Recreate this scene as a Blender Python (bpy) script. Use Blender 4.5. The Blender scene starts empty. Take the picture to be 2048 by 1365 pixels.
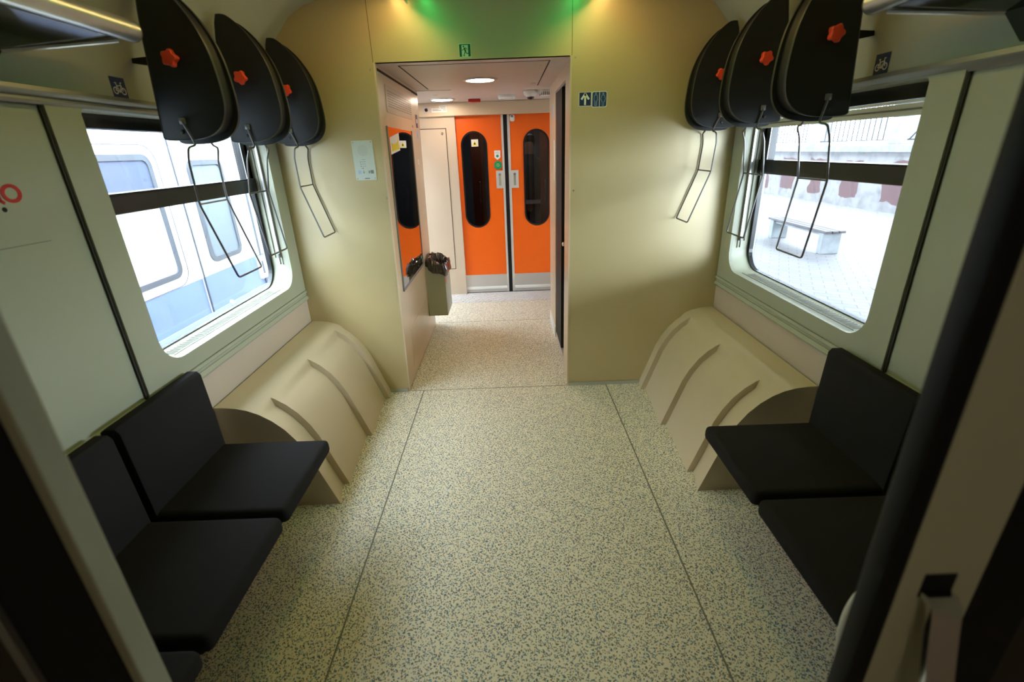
import bpy, bmesh, math, random
from mathutils import Vector, Matrix
random.seed(7)
C = bpy.context.scene.collection
S = bpy.context.scene
PI = math.pi

# ------------------------------------------------------------------ camera
cam = bpy.data.cameras.new('camera'); co = bpy.data.objects.new('camera', cam); C.objects.link(co)
S.camera = co
fw = Vector((-0.00114, 0.92731, -0.37430)); rt = Vector((0.99932, -0.01269, -0.03450)); up = Vector((0.03674, 0.37409, 0.92666))
M = Matrix((rt, up, -fw)).transposed().to_4x4(); M.translation = Vector((-0.004, -3.0636, 1.5992))
co.matrix_world = M
cam.sensor_width = 36; cam.lens = 945.16 / 2048 * 36
cam.clip_start = 0.02
cam.dof.use_dof = True; cam.dof.focus_distance = 3.9; cam.dof.aperture_fstop = 2.5

# ------------------------------------------------------------------ view, world, daylight
S.view_settings.view_transform = 'Standard'; S.view_settings.look = 'None'
S.view_settings.exposure = 0.0; S.view_settings.gamma = 1; S.view_settings.use_curve_mapping = False
w = bpy.data.worlds.new('overcast_sky'); S.world = w; w.use_nodes = True
nt = w.node_tree; nt.nodes.clear()
wo = nt.nodes.new('ShaderNodeOutputWorld'); bg = nt.nodes.new('ShaderNodeBackground')
bg.inputs['Color'].default_value = (0.76, 0.86, 1.0, 1); bg.inputs['Strength'].default_value = 25.0
nt.links.new(bg.outputs[0], wo.inputs[0])
def portal(name, loc, rot, sx, sy):
    l = bpy.data.lights.new(name, 'AREA'); l.shape = 'RECTANGLE'; l.size = sx; l.size_y = sy
    l.cycles.is_portal = True
    o = bpy.data.objects.new(name, l); C.objects.link(o); o.location = loc; o.rotation_euler = rot
portal('window_portal', (-1.56, -0.72, 1.28), (0, -PI/2, 0), 0.9, 1.3)
portal('window_portal', (1.56, -0.72, 1.28), (0, PI/2, 0), 0.9, 1.3)
portal('door_portal', (-1.56, 1.95, 1.25), (0, -PI/2, 0), 1.1, 0.6)
portal('door_portal', (1.56, 1.95, 1.25), (0, PI/2, 0), 1.1, 0.6)
WARM = (1.0, 0.69, 0.23); GREEN = (0.06, 1.0, 0.22); HALL = (1.0, 0.80, 0.62)
P_WARM, P_GREEN, P_HALL = 14.0, 6.0, 12.5

# ------------------------------------------------------------------ materials
def mat(name, col, rough=0.5, metal=0.0, bump=0.0, bscale=200, var=0.0, spec=0.5, emis=None, es=0):
    m = bpy.data.materials.new(name); m.use_nodes = True; n = m.node_tree; b = n.nodes['Principled BSDF']
    b.inputs['Roughness'].default_value = rough; b.inputs['Metallic'].default_value = metal
    b.inputs['Specular IOR Level'].default_value = spec
    c = (*col, 1)
    tc = n.nodes.new('ShaderNodeTexCoord')
    nz = n.nodes.new('ShaderNodeTexNoise'); nz.inputs['Scale'].default_value = 6; nz.inputs['Detail'].default_value = 4
    n.links.new(tc.outputs['Object'], nz.inputs['Vector'])
    mx = n.nodes.new('ShaderNodeMix'); mx.data_type = 'RGBA'
    v = var if var else 0.03
    mx.inputs[6].default_value = tuple(max(0, q * (1 - v)) for q in col) + (1,)
    mx.inputs[7].default_value = tuple(min(1, q * (1 + v)) for q in col) + (1,)
    n.links.new(nz.outputs['Fac'], mx.inputs[0]); n.links.new(mx.outputs[2], b.inputs['Base Color'])
    if bump:
        n2 = n.nodes.new('ShaderNodeTexNoise'); n2.inputs['Scale'].default_value = bscale; n2.inputs['Detail'].default_value = 3
        n.links.new(tc.outputs['Object'], n2.inputs['Vector'])
        bp = n.nodes.new('ShaderNodeBump'); bp.inputs['Strength'].default_value = bump; bp.inputs['Distance'].default_value = 0.002
        n.links.new(n2.outputs['Fac'], bp.inputs['Height']); n.links.new(bp.outputs[0], b.inputs['Normal'])
    if emis:
        b.inputs['Emission Color'].default_value = (*emis, 1); b.inputs['Emission Strength'].default_value = es
    return m
M_side = mat('side_panel_cream', (0.415, 0.425, 0.325), 0.42, bump=0.03, bscale=300)
M_tan = mat('champagne_wall_paint', (0.57, 0.455, 0.24), 0.32, metal=0.12, bump=0.03, bscale=500, spec=0.8)
M_post = mat('doorpost_beige', (0.56, 0.55, 0.40), 0.45)
M_low = mat('lower_wall_beige', (0.56, 0.45, 0.36), 0.5)
M_beige = mat('moulded_beige_plastic', (0.61, 0.50, 0.345), 0.42, bump=0.03, bscale=400)
M_hall = mat('vestibule_laminate', (0.66, 0.51, 0.35), 0.32, spec=0.6)
M_hallw = mat('vestibule_pale_laminate', (0.55, 0.445, 0.335), 0.35)
M_ceil = mat('ceiling_white', (0.60, 0.51, 0.45), 0.45)
M_cav = mat('ceiling_cream', (0.62, 0.64, 0.54), 0.5)
M_seat = mat('seat_fabric', (0.020, 0.018, 0.019), 0.95, bump=0.6, bscale=900, spec=0.15)
M_rack = mat('rack_black_laminate', (0.018, 0.018, 0.017), 0.45, bump=0.05, bscale=800, spec=0.35)
M_rim = mat('rack_edge', (0.05, 0.048, 0.042), 0.3)
M_knob = mat('red_plastic', (0.85, 0.07, 0.02), 0.35)
M_wire = mat('wire_steel', (0.16, 0.15, 0.14), 0.35, metal=0.8)
M_alu = mat('aluminium', (0.62, 0.62, 0.62), 0.33, metal=0.9)
M_alud = mat('rail_grey', (0.26, 0.255, 0.25), 0.4, metal=0.5)
M_chrome = mat('chrome', (0.75, 0.75, 0.75), 0.1, metal=1.0)
M_black = mat('black_rubber', (0.006, 0.006, 0.007), 0.55, spec=0.25)
M_blackg = mat('black_gloss_frame', (0.012, 0.012, 0.013), 0.25)
M_orange = mat('orange_door', (0.84, 0.125, 0.004), 0.35)
M_stile = mat('stile_light_grey', (0.62, 0.62, 0.58), 0.35, metal=0.2)
M_white = mat('white_plastic', (0.80, 0.80, 0.78), 0.4)
M_navy = mat('sign_navy', (0.008, 0.025, 0.12), 0.4)
M_blue = mat('sign_blue', (0.012, 0.05, 0.16), 0.4)
M_gsign = mat('sign_green', (0.0, 0.10, 0.045), 0.4)
M_gpale = mat('sign_pale_green', (0.50, 0.72, 0.50), 0.4)
M_lblue = mat('sign_light_blue', (0.45, 0.6, 0.8), 0.4)
M_yell = mat('sticker_yellow', (0.85, 0.72, 0.03), 0.4)
M_gbut = mat('button_green', (0.0, 0.30, 0.14), 0.4)
M_red = mat('logo_red', (0.55, 0.012, 0.008), 0.4)
M_dred = mat('lamp_red', (0.45, 0.01, 0.01), 0.3)
M_dark = mat('dark_void', (0.01, 0.01, 0.01), 0.8)
M_seam = mat('seam_grey', (0.18, 0.17, 0.13), 0.7)
M_gap = mat('panel_gap', (0.05, 0.04, 0.03), 0.8)
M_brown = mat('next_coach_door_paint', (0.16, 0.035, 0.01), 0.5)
M_steel = mat('brushed_steel', (0.62, 0.60, 0.57), 0.42, metal=0.6)
M_blind = mat('blind_cloth', (0.62, 0.62, 0.54), 0.8)
M_bin = mat('bin_grey_green', (0.42, 0.43, 0.33), 0.45)
M_bin2 = mat('sticker_salmon', (0.85, 0.30, 0.22), 0.5)
M_screw = mat('screw', (0.5, 0.48, 0.42), 0.3, metal=0.8)
M_tgrey = mat('print_grey', (0.25, 0.27, 0.28), 0.5)
M_glassf = mat('shelf_smoked_glass', (0.01, 0.012, 0.01), 0.12)

def glassmat(name, tint, refl=0.06):
    m = bpy.data.materials.new(name); m.use_nodes = True; n = m.node_tree; n.nodes.clear()
    o = n.nodes.new('ShaderNodeOutputMaterial'); t = n.nodes.new('ShaderNodeBsdfTransparent'); g = n.nodes.new('ShaderNodeBsdfGlossy')
    t.inputs[0].default_value = (*tint, 1); g.inputs['Roughness'].default_value = 0.01; g.inputs[0].default_value = (0.9, 0.9, 0.9, 1)
    fr = n.nodes.new('ShaderNodeFresnel'); ge = n.nodes.new('ShaderNodeNewGeometry'); mr = n.nodes.new('ShaderNodeMapRange'); mr.inputs['To Min'].default_value = 1.45; mr.inputs['To Max'].default_value = 1/1.45
    n.links.new(ge.outputs['Backfacing'], mr.inputs['Value']); n.links.new(mr.outputs[0], fr.inputs[0])
    mx = n.nodes.new('ShaderNodeMixShader'); n.links.new(fr.outputs[0], mx.inputs[0])
    n.links.new(t.outputs[0], mx.inputs[1]); n.links.new(g.outputs[0], mx.inputs[2]); n.links.new(mx.outputs[0], o.inputs[0])
    return m
M_glass = glassmat('window_glass', (0.94, 0.97, 0.96))
M_dglass = glassmat('tinted_door_glass', (0.6, 0.6, 0.6))
M_mirror = mat('mirror_silver', (0.55, 0.55, 0.55), 0.02, metal=1.0)

def floor_mat():
    m = bpy.data.materials.new('speckled_vinyl'); m.use_nodes = True; n = m.node_tree; L = n.links; b = n.nodes['Principled BSDF']
    b.inputs['Roughness'].default_value = 0.42; b.inputs['Specular IOR Level'].default_value = 0.35
    tc = n.nodes.new('ShaderNodeTexCoord')
    base = (0.80, 0.72, 0.55, 1); cur = None
    def layer(prev, scale, ang, stretch, thr, prob, col, seed):
        mp = n.nodes.new('ShaderNodeMapping'); mp.inputs['Rotation'].default_value = (0, 0, ang); mp.inputs['Location'].default_value = (seed, seed*1.7, 0)
        mp2 = n.nodes.new('ShaderNodeMapping'); mp2.inputs['Scale'].default_value = (1.0, stretch, 1.0)
        L.new(tc.outputs['Object'], mp.inputs['Vector']); L.new(mp.outputs[0], mp2.inputs['Vector'])
        nz = n.nodes.new('ShaderNodeTexNoise'); nz.noise_dimensions = '2D'; nz.inputs['Scale'].default_value = scale*0.9; nz.inputs['Detail'].default_value = 1
        L.new(mp2.outputs[0], nz.inputs['Vector'])
        ad = n.nodes.new('ShaderNodeVectorMath'); ad.operation = 'MULTIPLY_ADD'
        ad.inputs[1].default_value = (0.006, 0.006, 0); L.new(nz.outputs['Color'], ad.inputs[0]); L.new(mp2.outputs[0], ad.inputs[2])
        vo = n.nodes.new('ShaderNodeTexVoronoi'); vo.voronoi_dimensions = '2D'; vo.inputs['Scale'].default_value = scale; L.new(ad.outputs[0], vo.inputs['Vector'])
        lt = n.nodes.new('ShaderNodeMath'); lt.operation = 'LESS_THAN'; lt.inputs[1].default_value = thr; L.new(vo.outputs['Distance'], lt.inputs[0])
        sp = n.nodes.new('ShaderNodeSeparateColor'); L.new(vo.outputs['Color'], sp.inputs[0])
        l2 = n.nodes.new('ShaderNodeMath'); l2.operation = 'LESS_THAN'; l2.inputs[1].default_value = prob; L.new(sp.outputs[0], l2.inputs[0])
        mu = n.nodes.new('ShaderNodeMath'); mu.operation = 'MULTIPLY'; L.new(lt.outputs[0], mu.inputs[0]); L.new(l2.outputs[0], mu.inputs[1])
        mx = n.nodes.new('ShaderNodeMix'); mx.data_type = 'RGBA'; L.new(mu.outputs[0], mx.inputs[0])
        if prev is None: mx.inputs[6].default_value = base
        else: L.new(prev, mx.inputs[6])
        mx.inputs[7].default_value = col
        return mx.outputs[2]
    cols = [((0.05, 0.18, 0.30, 1), 0.3), ((0.12, 0.085, 0.04, 1), 1.3), ((0.03, 0.10, 0.19, 1), 2.2), ((0.20, 0.11, 0.045, 1), 0.85), ((0.07, 0.06, 0.045, 1), 2.7), ((0.06, 0.20, 0.30, 1), 1.8)]
    for i, (c, a) in enumerate(cols):
        cur = layer(cur, 50 + 6*i, a, 2.1, 0.21, 0.36, c, 3.1*i + 1)
    L.new(cur, b.inputs['Base Color'])
    return m
M_floor = floor_mat()

def tread_mat():
    m = mat('chequer_plate', (0.80, 0.78, 0.77), 0.35, metal=0.3); n = m.node_tree; L = n.links; b = n.nodes['Principled BSDF']
    tc = n.nodes.new('ShaderNodeTexCoord'); mp = n.nodes.new('ShaderNodeMapping'); mp.inputs['Scale'].default_value = (1, 1.6, 1); mp.inputs['Rotation'].default_value = (0, 0, 0.78)
    wv = n.nodes.new('ShaderNodeTexVoronoi'); wv.voronoi_dimensions = '2D'; wv.inputs['Scale'].default_value = 26; wv.inputs['Randomness'].default_value = 0
    bp = n.nodes.new('ShaderNodeBump'); bp.inputs['Strength'].default_value = 1; bp.inputs['Distance'].default_value = 0.02; bp.invert = True
    L.new(tc.outputs['Object'], mp.inputs[0]); L.new(mp.outputs[0], wv.inputs['Vector']); L.new(wv.outputs['Distance'], bp.inputs['Height']); L.new(bp.outputs[0], b.inputs['Normal'])
    return m
M_tread = tread_mat(); M_tread.node_tree.nodes['Principled BSDF'].inputs['Roughness'].default_value = 0.45; M_tread.node_tree.nodes['Principled BSDF'].inputs['Metallic'].default_value = 0.15

def pave_mat():
    m = bpy.data.materials.new('platform_paving'); m.use_nodes = True; n = m.node_tree; L = n.links; b = n.nodes['Principled BSDF']
    b.inputs['Roughness'].default_value = 0.7
    tc = n.nodes.new('ShaderNodeTexCoord'); br = n.nodes.new('ShaderNodeTexBrick'); mp = n.nodes.new('ShaderNodeMapping'); mp.inputs['Rotation'].default_value = (0, 0, 0.5)
    br.inputs['Color1'].default_value = (0.17, 0.16, 0.165, 1); br.inputs['Color2'].default_value = (0.14, 0.14, 0.155, 1); br.inputs['Mortar'].default_value = (0.075, 0.075, 0.09, 1)
    br.inputs['Scale'].default_value = 1.6; br.inputs['Mortar Size'].default_value = 0.012
    L.new(tc.outputs['Object'], mp.inputs[0]); L.new(mp.outputs[0], br.inputs['Vector']); L.new(br.outputs['Color'], b.inputs['Base Color'])
    return m
M_pave = pave_mat()

def plaster_mat():
    # old plaster wall: white patches over dull red blocks
    m = bpy.data.materials.new('old_station_plaster'); m.use_nodes = True; n = m.node_tree; L = n.links; b = n.nodes['Principled BSDF']
    b.inputs['Roughness'].default_value = 0.9
    tc = n.nodes.new('ShaderNodeTexCoord'); sx = n.nodes.new('ShaderNodeSeparateXYZ'); L.new(tc.outputs['Object'], sx.inputs[0])
    nz = n.nodes.new('ShaderNodeTexNoise'); nz.inputs['Scale'].default_value = 1.1; nz.inputs['Detail'].default_value = 6; L.new(tc.outputs['Object'], nz.inputs['Vector'])
    # vertical stripes of red along y, only low down
    a = n.nodes.new('ShaderNodeMath'); a.operation = 'MULTIPLY_ADD'; a.inputs[1].default_value = 2.6; L.new(nz.outputs['Fac'], a.inputs[0])
    m1 = n.nodes.new('ShaderNodeMath'); m1.operation = 'MULTIPLY'; m1.inputs[1].default_value = 3.4; L.new(sx.outputs['Y'], m1.inputs[0]); L.new(m1.outputs[0], a.inputs[2])
    sn = n.nodes.new('ShaderNodeMath'); sn.operation = 'SINE'; L.new(a.outputs[0], sn.inputs[0])
    g = n.nodes.new('ShaderNodeMath'); g.operation = 'GREATER_THAN'; g.inputs[1].default_value = 0.15; L.new(sn.outputs[0], g.inputs[0])
    zz = n.nodes.new('ShaderNodeMath'); zz.operation = 'MULTIPLY_ADD'; zz.inputs[1].default_value = 0.5; L.new(nz.outputs['Fac'], zz.inputs[0]); L.new(sx.outputs['Z'], zz.inputs[2])
    l = n.nodes.new('ShaderNodeMath'); l.operation = 'LESS_THAN'; l.inputs[1].default_value = 1.15; L.new(zz.outputs[0], l.inputs[0])
    hi = n.nodes.new('ShaderNodeMath'); hi.operation = 'GREATER_THAN'; hi.inputs[1].default_value = 0.02; L.new(zz.outputs[0], hi.inputs[0])
    mu = n.nodes.new('ShaderNodeMath'); mu.operation = 'MULTIPLY'; L.new(g.outputs[0], mu.inputs[0]); L.new(l.outputs[0], mu.inputs[1])
    mu2 = n.nodes.new('ShaderNodeMath'); mu2.operation = 'MULTIPLY'; L.new(mu.outputs[0], mu2.inputs[0]); L.new(hi.outputs[0], mu2.inputs[1])
    r1 = n.nodes.new('ShaderNodeMix'); r1.data_type = 'RGBA'; r1.inputs[6].default_value = (0.20, 0.195, 0.20, 1); r1.inputs[7].default_value = (0.12, 0.115, 0.12, 1)
    nz2 = n.nodes.new('ShaderNodeTexNoise'); nz2.inputs['Scale'].default_value = 3; nz2.inputs['Detail'].default_value = 8; L.new(tc.outputs['Object'], nz2.inputs['Vector'])
    rp = n.nodes.new('ShaderNodeValToRGB'); rp.color_ramp.elements[0].position = 0.45; rp.color_ramp.elements[1].position = 0.7; L.new(nz2.outputs['Fac'], rp.inputs[0])
    L.new(rp.outputs[0], r1.inputs[0])
    mx = n.nodes.new('ShaderNodeMix'); mx.data_type = 'RGBA'; L.new(mu2.outputs[0], mx.inputs[0]); L.new(r1.outputs[2], mx.inputs[6]); mx.inputs[7].default_value = (0.085, 0.045, 0.05, 1)
    L.new(mx.outputs[2], b.inputs['Base Color'])
    return m
M_plaster = plaster_mat()
M_terr = mat('terrazzo_grey', (0.17, 0.185, 0.20), 0.8, bump=0.8, bscale=60, var=0.5)
M_slat = mat('bench_slat', (0.045, 0.035, 0.045), 0.6)
M_cwhite = mat('carriage_white', (0.84, 0.86, 0.88), 0.4)
M_cblue = mat('carriage_blue', (0.12, 0.18, 0.44), 0.4, var=0.08)
M_cgrey = mat('carriage_grey', (0.06, 0.07, 0.09), 0.4)
M_cwin = mat('carriage_window', (0.09, 0.11, 0.18), 0.15)
M_cpane = mat('carriage_pane_pale', (0.17, 0.205, 0.25), 0.15)
M_cbright = mat('carriage_pane_bright', (0.75, 0.8, 0.85), 0.7)  # pale colour stands in for daylight seen through the carriage windows
M_iron = mat('railing_iron', (0.03, 0.035, 0.045), 0.6)
M_ballast = mat('ballast', (0.38, 0.36, 0.34), 0.95, bump=1, bscale=30, var=0.4)

# ------------------------------------------------------------------ mesh helpers
def link(name, bm, m, parent=None, smooth=False, recalc=True):
    if recalc: bmesh.ops.recalc_face_normals(bm, faces=bm.faces)
    me = bpy.data.meshes.new(name); bm.to_mesh(me); bm.free()
    for k in (m if isinstance(m, (list, tuple)) else [m]): me.materials.append(k)
    if smooth:
        for p in me.polygons: p.use_smooth = True
        try: me.set_sharp_from_angle(angle=math.radians(38))
        except Exception: pass
    o = bpy.data.objects.new(name, me); C.objects.link(o)
    if parent is not None:
        o.parent = parent; o.matrix_parent_inverse = Matrix.Translation(-parent.location) if parent.type == 'EMPTY' and parent.parent is None else Matrix()
    return o
def struct(name, bm, m, parent=None, smooth=False):
    o = link(name, bm, m, parent, smooth)
    if parent is None: o['kind'] = 'structure'
    return o
def tag(o, label, cat, group=None):
    o['label'] = label; o['category'] = cat
    if group: o['group'] = group
    return o
def thing(name, label, cat, loc=(0, 0, 0), group=None):
    o = bpy.data.objects.new(name, None); C.objects.link(o); o.location = loc; o.empty_display_size = 0.05
    return tag(o, label, cat, group)
def B(): return bmesh.new()
def box(bm, x0, x1, y0, y1, z0, z1, bev=0, seg=2, mi=0):
    x0, x1 = sorted((x0, x1)); y0, y1 = sorted((y0, y1)); z0, z1 = sorted((z0, z1))
    vs = [bm.verts.new(p) for p in ((x0,y0,z0),(x1,y0,z0),(x1,y1,z0),(x0,y1,z0),(x0,y0,z1),(x1,y0,z1),(x1,y1,z1),(x0,y1,z1))]
    fs = [bm.faces.new([vs[i] for i in f]) for f in ((0,3,2,1),(4,5,6,7),(0,1,5,4),(1,2,6,5),(2,3,7,6),(3,0,4,7))]
    for f in fs: f.material_index = mi
    if bev:
        es = list({e for f in fs for e in f.edges})
        r = bmesh.ops.bevel(bm, geom=es, offset=bev, segments=seg, affect='EDGES', profile=0.5)
        for f in r['faces']: f.material_index = mi
    return bm
def prism(bm, pts, f, d0, d1, mi=0, bev=0):
    a = [bm.verts.new(f(u, v, d0)) for u, v in pts]; b = [bm.verts.new(f(u, v, d1)) for u, v in pts]
    n = len(pts); fs = [bm.faces.new(a), bm.faces.new(b[::-1])]
    for i in range(n): fs.append(bm.faces.new((a[i], b[i], b[(i+1) % n], a[(i+1) % n])))
    for q in fs: q.material_index = mi
    if bev:
        es = [e for q in fs[:2] for e in q.edges]
        bmesh.ops.bevel(bm, geom=es, offset=bev, segments=2, affect='EDGES', profile=0.5)
    return bm
def tube(bm, pts, r, n=8, closed=False, mi=0, cap=True):
    P = [Vector(p) for p in pts]; rings = []; N = len(P)
    rr = r if isinstance(r, (list, tuple)) else [r]*N
    ref = None
    for i in range(N):
        if closed: t = (P[(i+1) % N] - P[i-1]).normalized()
        else: t = (P[min(i+1, N-1)] - P[max(i-1, 0)]).normalized()
        if ref is None:
            ref = Vector((0, 0, 1)) if abs(t.z) < 0.9 else Vector((0, 1, 0))
        a = (ref - t*ref.dot(t)).normalized(); ref = a; b = t.cross(a)
        rings.append([bm.verts.new(P[i] + (a*math.cos(2*PI*k/n) + b*math.sin(2*PI*k/n))*rr[i]) for k in range(n)])
    for i in range(N if closed else N-1):
        A, Bq = rings[i], rings[(i+1) % N]
        for k in range(n):
            f = bm.faces.new((A[k], A[(k+1) % n], Bq[(k+1) % n], Bq[k])); f.material_index = mi
    if cap and not closed:
        bm.faces.new(rings[0][::-1]).material_index = mi; bm.faces.new(rings[-1]).material_index = mi
    return bm
def rounded(pts, r, seg=4):
    # fillet a 3D polyline
    P = [Vector(p) for p in pts]; out = [P[0]]
    for i in range(1, len(P)-1):
        a, b, c = P[i-1], P[i], P[i+1]
        q = min(r, (a-b).length*0.45, (c-b).length*0.45)
        p0 = b + (a-b).normalized()*q; p1 = b + (c-b).normalized()*q
        for k in range(seg+1):
            t = k/seg; out.append(p0*(1-t)**2 + b*2*t*(1-t) + p1*t*t)
    out.append(P[-1]); return out
def rrect(u0, u1, v0, v1, r, seg=6):
    out = []
    rs = r if isinstance(r, (list, tuple)) else [r]*4     # corners: (u1,v1),(u0,v1),(u0,v0),(u1,v0)
    for (cu, cv, sa, q) in ((u1, v1, 0, rs[0]), (u0, v1, PI/2, rs[1]), (u0, v0, PI, rs[2]), (u1, v0, 1.5*PI, rs[3])):
        ou = cu - q if cu == u1 else cu + q; ov = cv - q if cv == v1 else cv + q
        for k in range(seg+1):
            a = sa + PI/2*k/seg; out.append((ou + q*math.cos(a), ov + q*math.sin(a)))
    return out
def lathe(bm, prof, f, n=24, mi=0):
    # prof: (radius, d); f(u, v, d) -> xyz with circle in u, v
    rings = []
    for r, d in prof:
        rings.append([bm.verts.new(f(r*math.cos(2*PI*k/n), r*math.sin(2*PI*k/n), d)) for k in range(n)])
    for i in range(len(rings)-1):
        for k in range(n):
            q = bm.faces.new((rings[i][k], rings[i][(k+1) % n], rings[i+1][(k+1) % n], rings[i+1][k])); q.material_index = mi
    if prof[0][0] > 1e-5: bm.faces.new(rings[0]).material_index = mi
    if len(prof) > 1 and prof[-1][0] > 1e-5: bm.faces.new(rings[-1][::-1]).material_index = mi
    return bm
def ringpanel(bm, outer, inner, f, d0, d1, mi=0):
    # plate between two loops with the same number of points (a hole in a panel), with thickness
    n = len(inner)
    vo0 = [bm.verts.new(f(*p, d0)) for p in outer]; vi0 = [bm.verts.new(f(*p, d0)) for p in inner]
    vo1 = [bm.verts.new(f(*p, d1)) for p in outer]; vi1 = [bm.verts.new(f(*p, d1)) for p in inner]
    for i in range(n):
        j = (i+1) % n
        for q in ((vo0[i], vo0[j], vi0[j], vi0[i]), (vo1[i], vi1[i], vi1[j], vo1[j]), (vi0[i], vi0[j], vi1[j], vi1[i]), (vo0[i], vo1[i], vo1[j], vo0[j])):
            try: bm.faces.new(q).material_index = mi
            except ValueError: pass
    return bm
def torect(inner, u0, u1, v0, v1):
    # push a loop out to a rectangle, keeping corners
    n = len(inner)//4; out = []
    for i, (u, v) in enumerate(inner):
        k = i // n; m = i % n; h = (n-1)/2
        cu, cv = ((u1, v1), (u0, v1), (u0, v0), (u1, v0))[k]
        if abs(m-h) < 0.6: out.append((cu, cv))
        else:
            first = m < h
            if k == 0: out.append((cu, v) if first else (u, cv))
            if k == 1: out.append((u, cv) if first else (cu, v))
            if k == 2: out.append((cu, v) if first else (u, cv))
            if k == 3: out.append((u, cv) if first else (cu, v))
    return out
def endw(u, v, d): return (u, -d, v)            # on the end wall (y = 0), d towards the camera
def farw(y0): return lambda u, v, d: (u, y0 - d, v)
def sidew(s, x0=1.38): return lambda u, v, d: (s*(x0 - d), u, v)   # on a side wall, u = y, d inwards

# ------------------------------------------------------------------ the shell
bm = B(); box(bm, -1.55, 1.55, -5.2, 2.5, -0.08, 0.0); struct('floor', bm, M_floor)
t_i = [0]
def trim(bm, m, smooth=False):
    t_i[0] += 1; return struct('trim_%d' % t_i[0], bm, m, None, smooth)
for x in (-0.661, 0.661):
    bm = B(); box(bm, x-0.0035, x+0.0035, -3.6, 0.0, 0.0, 0.0008); trim(bm, M_seam)
bm = B(); box(bm, -0.75, 0.39, -0.003, 0.003, 0, 0.0008); trim(bm, M_seam)
bm = B(); box(bm, -0.74, 0.42, 1.462, 1.467, 0, 0.0008); trim(bm, M_seam)

def side_wall(s):
    bm = B()
    # solid wall around the window opening (y -1.42..-0.08, z 0.84..1.77)
    box(bm, s*1.38, s*1.55, -5.2, 0.0, -0.08, 0.84, mi=0)
    box(bm, s*1.38, s*1.55, -5.2, -1.42, 0.84, 1.80)
    box(bm, s*1.38, s*1.55, -0.08, 0.04, 0.84, 1.80)
    box(bm, s*1.38, s*1.55, -5.2, 0.0, 1.77, 1.80)
    prof = [(1.38, 1.80), (1.38, 1.92), (1.371, 1.975), (1.345, 2.06), (1.30, 2.145), (1.244, 2.225), (1.165, 2.31), (1.07, 2.365), (0.95, 2.395), (0.7, 2.41)]
    pts = prof + [(0.7, 2.55), (1.55, 2.55), (1.55, 1.80)]
    o = struct('wall_left' if s < 0 else 'wall_right', bm, [M_side], None, True)
    bm = B(); prism(bm, [(p[0], p[1]) for p in pts], lambda u, v, d: (s*u, d, v), -5.2, 0.0)
    struct('trim_coving_left' if s < 0 else 'trim_coving_right', bm, [M_side], None, True)
    # lower beige lining
    bm = B(); box(bm, s*1.374, s*1.384, -5.0, 0.0, 0.0, 0.716); struct('lower_panel', bm, M_low, o)
    return o
WL, WR = side_wall(-1), side_wall(1)

# ceiling of the compartment, flat middle with lamp slots
bm = B()
box(bm, -0.72, 0.72, -5.2, 0.0, 2.42, 2.55)
struct('ceiling', bm, M_cav)
# exterior roof over the vestibule and walls of the vestibule
bm = B(); box(bm, -1.55, 1.55, 0.04, 2.6, 2.12, 2.6)
box(bm, -1.55, 1.55, -5.3, -5.2, -0.1, 2.6); struct('trim_roof', bm, M_cav)

# end wall with the opening to the vestibule
def wall_end():
    cur = [(1.38, 0), (1.38, 1.92), (1.371, 1.975), (1.345, 2.06), (1.30, 2.145), (1.244, 2.225), (1.165, 2.31), (1.07, 2.365), (0.95, 2.395), (0.7, 2.41), (0.7, 2.45)]
    bm = B()
    L = [(-x, z) for x, z in cur[:-2]] + [(-0.95, 2.45), (-0.732, 2.45), (-0.732, 2.083), (-0.769, 0.0)]
    prism(bm, L, endw, -0.04, 0.0)
    prism(bm, [(x, z) for x, z in cur] + [(0.39, 2.45), (0.39, 0.0)], endw, -0.04, 0.0)
    o = struct('wall_end', bm, M_tan)
    bm = B(); box(bm, -0.7305, 0.3885, 0.0, 0.04, 2.083, 2.45); struct('lintel_panel', bm, M_tan, o)
    bm = B(); box(bm, -0.7325, -0.7300, -0.0005, 0.03, 2.083, 2.45); box(bm, 0.3882, 0.3904, -0.0005, 0.03, 2.083, 2.45)
    struct('panel_joint', bm, M_gap, o)
    # screws at the joints
    for u, v in ((-0.752, 2.05), (-0.752, 1.35), (0.409, 2.075), (0.409, 1.355), (0.405, 0.05)):
        bm = B(); lathe(bm, [(0.0001, 0.003), (0.004, 0.003), (0.006, 0.0)], lambda a, b, d: endw(u+a, v+b, d), 12); struct('screw', bm, M_screw, o, True)
    return o
wall_end()
bm = B(); box(bm, -0.925, -0.772, -0.012, -0.001, 0.0, 0.026, 0.002); struct('baseboard_left', bm, M_alu)
bm = B(); box(bm, 0.392, 0.905, -0.012, -0.001, 0.0, 0.026, 0.002); struct('baseboard_right', bm, M_alu)
# slim edge strip around the opening
bm = B()
prism(bm, [(-0.769, 0.0), (-0.732, 2.083), (-0.722, 2.083), (-0.759, 0.0)], endw, -0.03, 0.004)
trim(bm, M_hall)
bm = B(); box(bm, 0.380, 0.3895, -0.004, 0.03, 0.0, 2.083); trim(bm, M_hall)

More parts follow.
